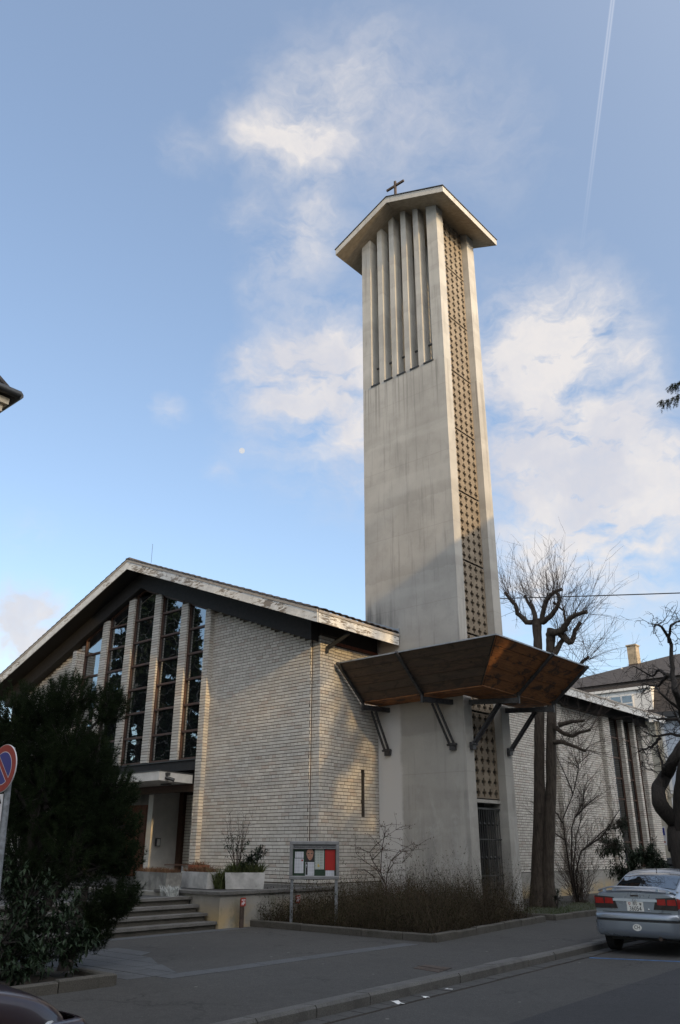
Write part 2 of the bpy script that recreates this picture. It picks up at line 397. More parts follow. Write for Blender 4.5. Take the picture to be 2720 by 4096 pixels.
def window_glass():
    m = bpy.data.materials.new('leaded_window_glass'); m.use_nodes = True; g = G(m.node_tree)
    p = g.pos()
    vo = g.n('ShaderNodeTexVoronoi', {'feature': 'DISTANCE_TO_EDGE'}); g.set(vo.inputs['Vector'], g.v('ADD', g.v('MULTIPLY', p, (1, 0.0, 1)), g.v('SCALE', g.noise(p, 1.2, 2, 0.5, 0, 1), 1.1))); vo.inputs['Scale'].default_value = 1.35
    lead = g.ramp(vo.outputs[0], 0.012, 0.006)
    base = g.mix(lead, (0.010, 0.011, 0.012), (0.13, 0.13, 0.13))
    d = g.n('ShaderNodeBsdfDiffuse'); g.set(d.inputs[0], base)
    gl = g.n('ShaderNodeBsdfGlossy'); gl.inputs['Roughness'].default_value = 0.012; g.set(gl.inputs[0], (0.86, 0.93, 0.97))
    bp = g.n('ShaderNodeBump'); bp.inputs['Strength'].default_value = 0.05; bp.inputs['Distance'].default_value = 0.02
    g.set(bp.inputs['Height'], g.noise(p, 2.0, 2)); g.t.links.new(bp.outputs[0], gl.inputs['Normal'])
    fr = g.n('ShaderNodeFresnel'); fr.inputs['IOR'].default_value = 1.52
    f = g.m('ADD', g.m('MULTIPLY', fr.outputs[0], 1.6), 0.26, clamp=True)
    mx = g.n('ShaderNodeMixShader'); g.set(mx.inputs[0], f); g.t.links.new(d.outputs[0], mx.inputs[1]); g.t.links.new(gl.outputs[0], mx.inputs[2])
    g.t.links.new(mx.outputs[0], g.n('ShaderNodeOutputMaterial').inputs[0]); M['glass'] = m
window_glass()
def plain_glass(name, tint, refl=0.1):
    m = bpy.data.materials.new(name); m.use_nodes = True; g = G(m.node_tree)
    d = g.n('ShaderNodeBsdfDiffuse'); g.set(d.inputs[0], tint)
    gl = g.n('ShaderNodeBsdfGlossy'); gl.inputs['Roughness'].default_value = 0.01
    fr = g.n('ShaderNodeFresnel'); fr.inputs['IOR'].default_value = 1.55
    f = g.m('ADD', fr.outputs[0], refl, clamp=True)
    mx = g.n('ShaderNodeMixShader'); g.set(mx.inputs[0], f); g.t.links.new(d.outputs[0], mx.inputs[1]); g.t.links.new(gl.outputs[0], mx.inputs[2])
    g.t.links.new(mx.outputs[0], g.n('ShaderNodeOutputMaterial').inputs[0]); M[name] = m
plain_glass('side_glass', (0.012, 0.015, 0.016), 0.10)
plain_glass('house_glass', (0.02, 0.025, 0.03), 0.25)
plain_glass('car_glass', (0.010, 0.013, 0.015), 0.22)
plain_glass('case_glass', (0.02, 0.02, 0.02), 0.02)
def asphalt(name, col, spec_col, amt):
    m, g, b = material(name)
    p = g.pos(); fine = g.noise(p, 90.0, 2, 0.7); sp = g.noise(p, 42.0, 3, 0.75); big = g.noise(p, 0.35, 5, 0.6); mid = g.noise(p, 2.2, 5, .6)
    c = g.mix(g.ramp(fine, 0.32, 0.68), tuple(x * 0.62 for x in col), tuple(x * 1.35 for x in col))
    c = g.mix(g.ramp(sp, 0.58, 0.68, 0, amt), c, spec_col)
    gr2 = g.noise(p, 17.0, 3, 0.8)
    c = g.mix(g.ramp(gr2, 0.50, 0.72, 0, 0.45), c, tuple(x * 1.9 for x in col))
    c = g.mix(g.ramp(gr2, 0.46, 0.28, 0, 0.5), c, tuple(x * 0.5 for x in col))
    gr3 = g.noise(p, 6.5, 4, 0.7)
    c = g.mix(g.ramp(gr3, 0.50, 0.68, 0, 0.35), c, tuple(x * 1.6 for x in col))
    c = g.mix(g.ramp(gr3, 0.46, 0.30, 0, 0.35), c, tuple(x * 0.55 for x in col))
    ch = g.n('ShaderNodeTexVoronoi', {'feature': 'F1'}); g.set(ch.inputs['Vector'], p); ch.inputs['Scale'].default_value = 1.9; ch.inputs['Randomness'].default_value = 1.0
    c = g.mix(g.ramp(ch.outputs['Distance'], 0.055, 0.035, 0, 0.7), c, (0.26, 0.25, 0.23))
    vo = g.n('ShaderNodeTexVoronoi', {'feature': 'DISTANCE_TO_EDGE'}); g.set(vo.inputs['Vector'], g.v('ADD', p, g.v('SCALE', g.noise(p, 2.0, 4, .6, 0, 1), 1.2))); vo.inputs['Scale'].default_value = 0.42
    crack = g.m('MULTIPLY', g.ramp(vo.outputs[0], 0.018, 0.005), g.ramp(g.noise(p, 0.5, 2), 0.5, 0.6))
    c = g.mix(g.m('MULTIPLY', crack, 0.7), c, tuple(x * 0.35 for x in col))
    c = g.mix(g.ramp(big, 0.4, 0.7, 0, 0.4), c, tuple(x * 0.62 for x in col))
    c = g.mix(g.ramp(mid, 0.56, 0.75, 0, 0.35), c, tuple(x * 1.45 for x in col))
    g.set(b.inputs['Base Color'], c); b.inputs['Roughness'].default_value = 0.9
    bump(g, b, g.m('ADD', fine, sp), 0.5, 0.008); M[name] = m
asphalt('road_asphalt', (0.052, 0.050, 0.047), (0.25, 0.24, 0.22), 0.5)
asphalt('new_asphalt', (0.030, 0.030, 0.032), (0.14, 0.14, 0.14), 0.3)
asphalt('walk_asphalt', (0.050, 0.048, 0.045), (0.24, 0.23, 0.21), 0.5)
def granite(name, col, dark):
    m, g, b = material(name)
    p = g.pos(); f = g.noise(p, 70, 3, 0.7); n = g.noise(p, 3, 5); o = g.n('ShaderNodeObjectInfo').outputs['Random']
    c = g.mix(g.ramp(f, 0.35, 0.65), tuple(x * 0.7 for x in col), tuple(x * 1.3 for x in col))
    c = g.mix(g.ramp(n, 0.45, 0.72, 0, 0.6), c, dark)
    c = g.mix(g.m('MULTIPLY', o, 0.25), c, dark)
    g.set(b.inputs['Base Color'], c); b.inputs['Roughness'].default_value = 0.85
    bump(g, b, g.m('ADD', f, n), 0.35, 0.01); M[name] = m
granite('kerb_granite', (0.115, 0.112, 0.105), (0.05, 0.048, 0.045))
granite('paver', (0.082, 0.086, 0.091), (0.048, 0.05, 0.053))
granite('gutter_sett', (0.066, 0.064, 0.060), (0.04, 0.039, 0.037))
granite('step_stone', (0.135, 0.13, 0.122), (0.05, 0.048, 0.04))
granite('mossy_kerb', (0.085, 0.078, 0.066), (0.032, 0.029, 0.021))
simple('ground', (0.06, 0.055, 0.045), 0.95, 0.3, 1)
simple('soil', (0.035, 0.026, 0.018), 0.95, 0.4, 8)
def grass_ground():
    m, g, b = material('lawn_soil')
    n = g.noise(g.pos(), 2.5, 6); f = g.noise(g.pos(), 40, 3)
    c = g.mix(g.ramp(n, 0.4, 0.65), (0.030, 0.042, 0.016), (0.055, 0.050, 0.024))
    c = g.mix(g.ramp(f, 0.4, 0.6), c, (0.018, 0.025, 0.010)); g.set(b.inputs['Base Color'], c); b.inputs['Roughness'].default_value = 0.95
    M['lawn'] = m
grass_ground()
def leaf(name, a, c2, rough=0.5, spec=0.4):
    m, g, b = material(name)
    r = g.n('ShaderNodeNewGeometry').outputs['Random Per Island']
    n = g.noise(g.pos(), 1.4, 3)
    c = g.mix(r, a, c2); c = g.mix(g.ramp(n, 0.35, 0.65, 0, 0.5), c, tuple(x * 0.6 for x in a))
    g.set(b.inputs['Base Color'], c); b.inputs['Roughness'].default_value = rough; b.inputs['Specular IOR Level'].default_value = spec
    M[name] = m
leaf('grass_blade', (0.035, 0.06, 0.018), (0.075, 0.085, 0.030), 0.7)
leaf('needle', (0.010, 0.018, 0.009), (0.026, 0.038, 0.015), 0.8, 0.06)
leaf('far_needle', (0.010, 0.018, 0.010), (0.022, 0.032, 0.016), 0.9, 0.03)
leaf('laurel_leaf', (0.013, 0.026, 0.012), (0.034, 0.056, 0.027), 0.5, 0.22)
leaf('dark_leaf', (0.012, 0.022, 0.011), (0.030, 0.046, 0.024), 0.55, 0.2)
leaf('bed_leaf', (0.022, 0.023, 0.012), (0.058, 0.052, 0.024), 0.85, 0.08)
leaf('dead_leaf', (0.050, 0.022, 0.012), (0.10, 0.050, 0.022), 0.85, 0.2)
leaf('dry_stem', (0.036, 0.027, 0.019), (0.105, 0.078, 0.050), 0.9, 0.2)
leaf('green_blade', (0.045, 0.065, 0.020), (0.10, 0.11, 0.040), 0.6, 0.3)
leaf('heather', (0.13, 0.065, 0.04), (0.20, 0.12, 0.06), 0.85, 0.2)
leaf('silver_leaf', (0.42, 0.44, 0.43), (0.62, 0.64, 0.62), 0.9, 0.1)
def bark(name, a, c2, sc=(9, 9, 1.6)):
    m, g, b = material(name)
    n = g.noise(g.pos(sc), 2.0, 6, 0.7); q = g.noise(g.pos(), 3, 4)
    c = g.mix(g.ramp(n, 0.3, 0.7), a, c2); c = g.mix(g.ramp(q, 0.5, 0.75, 0, 0.5), c, tuple(x * 0.6 for x in a))
    g.set(b.inputs['Base Color'], c); b.inputs['Roughness'].default_value = 0.95
    bump(g, b, n, 0.8, 0.03); M[name] = m
bark('bark', (0.034, 0.026, 0.020), (0.080, 0.064, 0.050))
bark('dark_bark', (0.018, 0.015, 0.013), (0.040, 0.033, 0.028))
simple('twig', (0.058, 0.042, 0.034), 0.9, 0.3, 3)
simple('dark_twig', (0.024, 0.020, 0.018), 0.9, 0.3, 3)
def paint(name, col, metal, coat, flake=0.0):
    m, g, b = material(name)
    g.set(b.inputs['Base Color'], (*col, 1)); b.inputs['Metallic'].default_value = metal; b.inputs['Roughness'].default_value = 0.30
    b.inputs['Coat Weight'].default_value = coat; b.inputs['Coat Roughness'].default_value = 0.03
    n = g.noise(g.obj(), 1.6, 4)
    g.set(b.inputs['Roughness'], g.ramp(n, 0.3, 0.7, 0.26, 0.38)); M[name] = m
paint('silver_paint', (0.27, 0.305, 0.35), 0.55, 0.7)
paint('plum_paint', (0.022, 0.005, 0.010), 0.0, 0.6)
paint('black_paint', (0.012, 0.013, 0.014), 0.2, 0.8)
simple('bumper_plastic', (0.035, 0.036, 0.038), 0.55, 0.1, 10)
simple('bright_strip', (0.55, 0.60, 0.66), 0.3, 0.05, 4, metal=0.5)
simple('chrome', (0.75, 0.76, 0.78), 0.12, 0.02, 4, metal=1.0)
simple('tyre', (0.012, 0.012, 0.012), 0.85, 0.2, 20)
simple('red_lens', (0.30, 0.012, 0.010), 0.15, 0.2, 9, spec=0.7)
simple('dark_lens', (0.030, 0.022, 0.022), 0.15, 0.2, 9, spec=0.7)
simple('clear_lens', (0.55, 0.57, 0.58), 0.12, 0.1, 9, spec=0.8)
simple('plate_white', (0.72, 0.71, 0.66), 0.5, 0.04, 12)
simple('black_print', (0.012, 0.012, 0.012), 0.6, 0.1, 5)
simple('dull_red', (0.30, 0.035, 0.022), 0.45, 0.1, 4)
simple('sign_red', (0.24, 0.018, 0.018), 0.4, 0.08, 3)
simple('sign_blue', (0.010, 0.024, 0.20), 0.4, 0.08, 3)
simple('sign_white', (0.60, 0.60, 0.62), 0.4, 0.04, 3)
simple('galvanised', (0.20, 0.215, 0.23), 0.55, 0.35, 14, metal=0.35)
simple('aluminium', (0.21, 0.215, 0.22), 0.45, 0.12, 8, metal=0.3)
simple('felt_green', (0.018, 0.040, 0.024), 0.9, 0.15, 20)
simple('terracotta', (0.24, 0.075, 0.035), 0.85, 0.2, 9)
simple('planter_concrete', (0.44, 0.435, 0.42), 0.88, 0.22, 4)
simple('planter_grey', (0.20, 0.195, 0.18), 0.9, 0.35, 4)
simple('rust', (0.060, 0.042, 0.032), 0.8, 0.4, 12)
simple('blue_marking', (0.045, 0.12, 0.27), 0.8, 0.35, 9)
simple('litter_white', (0.72, 0.72, 0.70), 0.8, 0.05, 9)
simple('litter_yellow', (0.55, 0.38, 0.06), 0.8, 0.1, 9)
simple('skin_print', (0.30, 0.16, 0.11), 0.6, 0.35, 14)
simple('poster_red', (0.33, 0.012, 0.008), 0.5, 0.08, 3)
simple('poster_yellow', (0.50, 0.34, 0.02), 0.6, 0.1, 3)
simple('cream_wall', (0.60, 0.50, 0.36), 0.85, 0.06, 2)
simple('pale_wall', (0.46, 0.50, 0.55), 0.9, 0.06, 1.2)
simple('sand_wall', (0.42, 0.38, 0.30), 0.9, 0.10, 2)
simple('white_wall', (0.66, 0.65, 0.62), 0.9, 0.05, 2)
simple('slate', (0.045, 0.038, 0.034), 0.85, 0.5, 7, sc=(1, 1, 3))
simple('chimney_brick', (0.34, 0.27, 0.18), 0.9, 0.25, 4)
simple('house_render', (0.62, 0.57, 0.50), 0.9, 0.1, 1)
def paper(name, col, ink, lines):
    m, g, b = material(name)
    o = g.n('ShaderNodeTexCoord').outputs['Object']; z = g.n('ShaderNodeSeparateXYZ', None, _0=o)
    f = g.m('FRACT', g.m('MULTIPLY', z.outputs[2], lines)); ln = g.ramp(f, 0.5, 0.55)
    w = g.ramp(g.noise(g.v('MULTIPLY', o, (60, 60, 1)), 1.0, 2), 0.42, 0.5)
    c = g.mix(g.m('MULTIPLY', g.m('MULTIPLY', ln, w), 0.5), col, ink); g.set(b.inputs['Base Color'], c); b.inputs['Roughness'].default_value = 0.7
    M[name] = m
paper('paper_white', (0.52, 0.54, 0.58), (0.06, 0.06, 0.10), 34.0)
paper('paper_grey', (0.36, 0.40, 0.37), (0.05, 0.07, 0.06), 30.0)

# ================================================================ ground and setting
def kerb_x(y): return -7.04 - 0.0615 * (y - 7.36)
struct(MB().box(-400, 400, -400, 400, -0.5, -0.06).build('ground', M['ground']))
struct(MB().prism([(kerb_x(-60), -60, -0.05), (3.4, -60, -0.05), (-3.6, 120, -0.05), (kerb_x(120), 120, -0.05)], (0, 0, 0.05)).build('road', M['road_asphalt']))
struct(MB().poly([(-2.4, -60, 0.004), (3.2, -60, 0.004), (-4.5, 120, 0.004), (-9.95, 120, 0.004)]).build('resurfaced_road', M['new_asphalt']))
# footway and forecourt
struct(MB().prism([(kerb_x(-60) - 0.2, -60, -0.05), (kerb_x(120) - 0.2, 120, -0.05), (-40, 120, -0.05), (-40, -60, -0.05)], (0, 0, 0.17)).build('pavement', M['walk_asphalt']))
pav = bpy.data.objects['pavement']
kb = struct(MB().prism([(kerb_x(-60) + 0.01, -60, -0.05), (kerb_x(-60) - 0.24, -60, -0.05), (kerb_x(120) - 0.24, 120, -0.05), (kerb_x(120) + 0.01, 120, -0.05)], (0, 0, 0.14)).build('kerb', M['soil']))
rng = random.Random(3)
y = -8.0
while y < 62:
    L = rng.uniform(0.85, 1.15); j = rng.uniform(-0.006, 0.006); dz = rng.uniform(-0.004, 0.004)
    y1 = y + L - 0.012
    a, b = kerb_x(y), kerb_x(y1)
    mb = MB(); z1 = 0.128 + dz
    mb.add([(a + .02 + j, y, -.04), (a - .25 + j, y, -.04), (b - .25 + j, y1, -.04), (b + .02 + j, y1, -.04),
            (a + .02 + j, y, z1 - .03), (a - .25 + j, y, z1 - .01), (b - .25 + j, y1, z1 - .01), (b + .02 + j, y1, z1 - .03),
            (a - .012 + j, y, z1), (b - .012 + j, y1, z1)],
           [(0, 1, 5, 8, 4), (3, 7, 9, 6, 2), (0, 4, 7, 3), (4, 8, 9, 7), (8, 5, 6, 9), (1, 2, 6, 5)])
    mb.build('kerb_stone', M['kerb_granite'], kb)
    y += L
# gutter row of flat setts along the kerb
gut = struct(MB().prism([(kerb_x(0) + .02, 0, -.02), (kerb_x(30) + .02, 30, -.02), (kerb_x(30) + .30, 30, -.02), (kerb_x(0) + .30, 0, -.02)], (0, 0, .024)).build('gutter', M['soil']))
y = 3.0
while y < 24:
    L = rng.uniform(0.26, 0.40)
    a = kerb_x(y) + 0.035; b = kerb_x(y + L) + 0.035
    w = rng.uniform(.235, .255); z1 = .010 + rng.uniform(-.002, .003)
    MB().prism([(a, y, -.01), (b, y + L - .016, -.01), (b + w, y + L - .016, -.01), (a + w, y, -.01)], (0, 0, .01 + z1)).build('gutter_stone', M['gutter_sett'], gut)
    y += L
# granite strip along the property line, and slabs of the path on the left
y = 7.9
while y < 13.6:
    L = rng.uniform(0.75, 1.05); x0 = -10.05 - (y - 8) * 0.0 + rng.uniform(-.01, .01)
    MB().box(x0 - .16, x0 + .17, y, min(y + L, 13.6) - .014, .05, .1245 + rng.uniform(0, .002)).build('paving_slab', M['paver'], pav)
    y += L
for k in range(5):
    y0 = 7.45 + k * 0.42; y1 = y0 + 0.405
    x1 = -10.24 if k < 3 else -10.24 - (k - 2) * 1.0
    x = -13.4 - rng.uniform(0, .4)
    while x < x1:
        L = rng.uniform(.75, 1.0); e = min(x + L - .015, x1)
        if e - x > .1:
            cut = 0.9 if (k >= 2 and e == x1) else 0.0
            MB().prism([(x, y0, .05), (e, y0, .05), (max(x + .05, e - cut), y1, .05), (x, y1, .05)], (0, 0, .0735 + rng.uniform(0, .003))).build('paving_slab', M['paver'], pav)
        x += L
y = 8.0
while y < 13.7:
    L = rng.uniform(0.8, 1.1)
    MB().box(-14.88, -14.55, y, min(y + L, 13.7) - .014, .05, .1235 + rng.uniform(0, .002)).build('paving_slab', M['paver'], pav)
    y += L
# patches in the road by the kerb
tag(MB().prism([(-8.16, 11.37, .06), (-8.08, 10.95, .06), (-7.55, 10.83, .06), (-7.66, 11.34, .06)], (0, 0, .066)).build('manhole_cover', M['rust']),
    'rusty rectangular cover plate set in the asphalt footway near the kerb', 'manhole cover')
mc = bpy.data.objects['manhole_cover']
MB().obox((-7.86, 11.12, .1285), (.29, -.05, 0), (-.02, .012, 0), (0, 0, .002)).build('cover_joint', M['soil'], mc)
tag(MB().prism([(-7.16, 14.86, .0002), (-5.75, 15.42, .0002), (-5.78, 15.50, .0002), (-7.20, 14.94, .0002)], (0, 0, .004)).build('parking_line', M['blue_marking']),
    'worn blue painted parking bay line on the road behind the silver car', 'road marking')

# ---- planting beds
def kerb_row(name, pts, parent, w=.13, z0=.05, z1=.255, mat='mossy_kerb', step=.95):
    for (p, q) in zip(pts[:-1], pts[1:]):
        p, q = Vector((*p, 0)), Vector((*q, 0)); d = q - p; L = d.length; d.normalize(); nn = Vector((-d.y, d.x, 0))
        t = 0.0
        while t < L - .05:
            l = min(rng.uniform(step * .85, step * 1.15), L - t)
            a, b = p + d * t, p + d * (t + l - .012); zt = z1 + rng.uniform(-.012, .012); j = rng.uniform(-.008, .008)
            c = (a + b) / 2 + nn * j
            MB().add([tuple(c + d * s1 * (l - .012) / 2 + nn * s2 * w / 2 + Vector((0, 0, zz))) for zz in (z0, zt - .018) for s1, s2 in ((-1, -1), (1, -1), (1, 1), (-1, 1))] +
                     [tuple(c + d * s1 * ((l - .012) / 2 - .01) + nn * s2 * (w / 2 - .018) + Vector((0, 0, zt))) for s1, s2 in ((-1, -1), (1, -1), (1, 1), (-1, 1))],
                     [(3, 2, 1, 0), (0, 1, 5, 4), (1, 2, 6, 5), (2, 3, 7, 6), (3, 0, 4, 7), (4, 5, 9, 8), (5, 6, 10, 9), (6, 7, 11, 10), (7, 4, 8, 11), (8, 9, 10, 11)]).build(name, M[mat], parent)
            t += l
bed = struct(MB().prism([(-15.2, 14.12, .05), (-9.93, 14.12, .05), (-10.28, 16.5, .05), (-10.5, 18.3, .05), (-11.2, 20.0, .05), (-15.8, 20.0, .05)], (0, 0, .13)).build('planting_bed', M['soil']))
kerb_row('bed_kerb_stone', [(-15.1, 14.09), (-9.9, 14.09), (-10.22, 16.5), (-10.46, 18.3), (-10.62, 19.75)], bed)
lawn = MB()
nx, ny = 8, 30
for i in range(nx + 1):
    for jx in range(ny + 1):
        yy = 20.25 + (60 - 20.25) * (jx / ny) ** 1.6; xa = -10.62 + (-.02 * (yy - 20)); xx = xa + (-15.72 - xa) * i / nx
        lawn.v.append((xx, yy, .19 - .15 * i / nx + .02 * sin(xx * 3 + yy * 2)))
for i in range(nx):
    for jx in range(ny):
        a = i * (ny + 1) + jx; lawn.f.append((a, a + 1, a + ny + 2, a + ny + 1)); lawn.mi.append(0)
lawn = struct(lawn.build('lawn', M['lawn'], None, 0))
kerb_row('lawn_kerb_stone', [(-12.3, 20.12), (-10.62, 20.3), (-10.58, 22.5), (-10.9, 30), (-11.5, 44)], lawn, z1=.245)
bedl = struct(MB().prism([(-10.06, -4, .05), (-10.06, 7.02, .05), (-13.2, 7.02, .05), (-14.0, 5.8, .05), (-14.2, -4, .05)], (0, 0, .13)).build('shrub_bed', M['soil']))
kerb_row('shrub_kerb_stone', [(-10.0, -3), (-10.0, 7.05), (-10.9, 7.1)], bedl, z1=.25)

# ================================================================ church
church = thing('church', 'pale brick church with wide dark gabled roof, tall windows and peeling white fascia boards', 'church', (-22, 17, 0))
SL = 0.381; RX = -24.42; EX = -14.84; WX = -34.0; RY0, RY1 = 16.08, 41.9
def soffit(x): return 11.25 - SL * abs(x - RX)
def beam(x): return soffit(x) - 0.60
BR = []       # every brick: (centre, u, n, length, wall object, height)
CH_, BH_ = 0.0935, 0.0795
def lay(wall, O, u, n, L, z0, z1, top=None, skip=(), stack=False, dep=0.012, seed=0):
    """courses of bricks on a wall plane; O is the lower corner, u runs along the wall, n points out"""
    r = random.Random(seed); O = Vector(O); u = Vector(u); n = Vector(n)
    k = 0; z = z0
    while z + BH_ <= z1 + .001:
        if stack: segs = [(0, L)]
        else:
            kind = k % 3; segs = []
            if kind == 2: s, ln = -.07, .145
            else: s, ln = (-.15 if kind else 0.0) - .02 * (k % 5), .29
            while s < L:
                a, b = max(0, s), min(L, s + ln - .013)
                if b - a > .03: segs.append((a, b))
                s += ln
        for (a, b) in segs:
            if top is not None and z + BH_ > min(top(a), top(b)): continue
            parts = [(a, b)]
            for (s0, s1, q0, q1) in skip:
                if z + BH_ > q0 and z < q1:
                    np_ = []
                    for (c, d) in parts:
                        if d <= s0 or c >= s1: np_.append((c, d))
                        else:
                            if s0 - c > .03: np_.append((c, s0))
                            if d - s1 > .03: np_.append((s1, d))
                    parts = np_
            for (c, d) in parts:
                BR.append((O + u * ((c + d) / 2) + Vector((0, 0, z + BH_ / 2)) + n * (dep / 2 + r.uniform(-.0022, .0022)), u, n, d - c, wall, dep))
        z += CH_; k += 1

def wallpart(name, mb, mat='mortar'): return mb.build(name, M[mat], church)
# gable wall right of the windows
gx0, gx1 = -20.45, -16.0
w = wallpart('gable_wall', MB().prism([(gx0, 17.09, .8), (gx1, 17.09, .8), (gx1, 17.09, beam(gx1) + .1), (gx0, 17.09, beam(gx0) + .1)], (0, .3, 0)))
lay(w, (gx0 + .01, 17.09, 0), (1, 0, 0), (0, -1, 0), gx1 - gx0 - .01, .90, 9.6, lambda s: beam(gx0 + s) + .02, seed=1)
lay(w, (gx1, 17.085, 0), (0, 1, 0), (1, 0, 0), .065, .90, 7.6, None, stack=True, seed=2)
MB().tube([(-15.985, 17.135, .8), (-15.985, 17.135, 7.55)], .012, 6).build('lightning_conductor', M['rust'], church)
# corner pier
w = wallpart('corner_pier', MB().box(-16.0, -15.69, 17.16, 17.77, .8, 7.62))
lay(w, (-16.0, 17.16, 0), (1, 0, 0), (0, -1, 0), .31 + .012, .90, 7.55, seed=3)
lay(w, (-15.69, 17.16, 0), (0, 1, 0), (1, 0, 0), .61, .90, 7.55, seed=4)
# side wall up to the tower, with the slit window
w = wallpart('side_wall', MB().box(-16.0, -15.75, 17.77, 19.05, .8, 7.55).box(-16.0, -15.75, 19.2, 19.88, .8, 7.55).box(-16.0, -15.75, 19.05, 19.2, .8, 2.60).box(-16.0, -15.75, 19.05, 19.2, 3.88, 7.55))
lay(w, (-15.75, 17.77, 0), (0, 1, 0), (1, 0, 0), 2.12, .90, 7.38, skip=[(1.28, 1.43, 2.60, 3.88)], seed=5)
MB().box(-15.98, -15.92, 19.03, 19.22, 2.58, 3.9).build('slit_window', M['side_glass'], church)
wallpart('plinth', MB().box(-20.45, -15.66, 17.06, 17.4, .0, .87).box(-16.0, -15.66, 17.4, 19.87, .0, .87), 'stained_plinth')
# long side wall beyond the tower
w = wallpart('side_wall', MB().box(-16.0, -15.70, 22.4, 36.55, 1.0, 7.6).box(-15.72, -15.5, 31.28, 31.85, .95, 7.42).box(-15.72, -15.5, 35.9, 36.6, .95, 7.42))
lay(w, (-15.70, 22.43, 0), (0, 1, 0), (1, 0, 0), 8.85, .98, 7.40, seed=6)
lay(w, (-15.70, 31.86, 0), (0, 1, 0), (1, 0, 0), 4.03, .98, 7.40, seed=7)
lay(w, (-15.50, 31.28, 0), (0, 1, 0), (1, 0, 0), .57, .98, 7.35, seed=8); lay(w, (-15.70, 31.28, 0), (1, 0, 0), (0, -1, 0), .20, .98, 7.35, seed=9)
lay(w, (-15.50, 35.90, 0), (0, 1, 0), (1, 0, 0), .70, .98, 7.35, seed=10); lay(w, (-15.70, 35.90, 0), (1, 0, 0), (0, -1, 0), .20, .98, 7.35, seed=11)
w = wallpart('end_pier', MB().box(-16.0, -15.5, 40.3, 41.3, .3, 7.5))
lay(w, (-15.50, 40.3, 0), (0, 1, 0), (1, 0, 0), 1.0, .98, 7.40, seed=12); lay(w, (-15.98, 40.3, 0), (1, 0, 0), (0, -1, 0), .48, .98, 7.40, seed=13)
for y0 in (38.0, 39.35):
    w = wallpart('window_pier', MB().box(-15.80, -15.51, y0 + .01, y0 + .24, 1.0, 7.5))
    lay(w, (-15.51, y0, 0), (0, 1, 0), (1, 0, 0), .25, 1.05, 7.45, stack=True, seed=14); lay(w, (-15.72, y0 + .01, 0), (1, 0, 0), (0, -1, 0), .21, 1.05, 7.45, stack=True, seed=15)
for (y0, y1) in ((36.62, 38.0), (38.26, 39.35), (39.61, 40.3)):
    wf = MB().box(-15.80, -15.71, y0, y0 + .05, 1.0, 7.45).box(-15.80, -15.71, y1 - .05, y1, 1.0, 7.45).box(-15.80, -15.71, y0 + .05, y1 - .05, 1.0, 1.15).build('side_window', M['frame_wood'], church)
    for k in range(7):
        za = 1.15 + k * .9; zb = min(za + .9, 7.45)
        MB().box(-15.79, -15.77, y0 + .05, y1 - .05, za, zb).build('pane', M['side_glass'], wf)
        if k: MB().box(-15.80, -15.735, y0 + .05, y1 - .05, za - .03, za + .03).build('transom', M['frame_wood'], wf)
wallpart('plinth', MB().box(-16.0, -15.66, 22.4, 36.6, -.2, .96).box(-16.0, -15.60, 36.6, 41.3, -.2, 1.02), 'stained_plinth')
wallpart('rear_wall', MB().box(-33.0, -16.01, 41.0, 41.3, 0, 7.8), 'grey_render')
wallpart('left_wall', MB().box(-33.3, -33.0, 17.4, 41.3, 0, 7.8), 'grey_render')
# gable wall left of the windows
lx0, lx1 = -33.3, -28.2
w = wallpart('gable_wall', MB().prism([(lx0, 17.09, .0), (lx1, 17.09, .0), (lx1, 17.09, beam(lx1) + .1), (lx0, 17.09, beam(lx0) + .1)], (0, .3, 0)))
lay(w, (lx0, 17.09, 0), (1, 0, 0), (0, -1, 0), lx1 - lx0, .90, 9.6, lambda s: beam(lx0 + s) + .02, seed=16)
# window piers of the gable front
PIL = [(-28.25, -28.0, 16.62, .85), (-26.80, -26.43, 16.9, 4.36), (-25.23, -24.86, 16.9, 4.36), (-23.61, -23.24, 16.9, 4.36), (-22.03, -21.67, 16.9, 4.36), (-20.71, -20.43, 16.9, .87)]
for i, (x0, x1, yf, zb) in enumerate(PIL):
    zt = min(beam(x0), beam(x1)) + (.08 if i not in (0,) else -.35)
    w = wallpart('brick_pier', MB().box(x0 + .01, x1 - .01, yf + .01, 17.12, zb, zt))
    lay(w, (x0, yf + .01, 0), (1, 0, 0), (0, -1, 0), x1 - x0, zb + .01, zt, stack=(1 <= i <= 4), seed=20 + i)
    lay(w, (x1 - .01, yf + .01, 0), (0, 1, 0), (1, 0, 0), 17.09 - yf - .012, zb + .01, zt, stack=(i >= 1), seed=30 + i)
    lay(w, (x0 + .01, yf + .01, 0), (0, 1, 0), (-1, 0, 0), 17.09 - yf - .012, zb + .01, zt, stack=(i >= 1), seed=40 + i)
TZ = [4.40, 5.25, 6.10, 6.95, 7.80, 8.66, 9.50, 10.4]
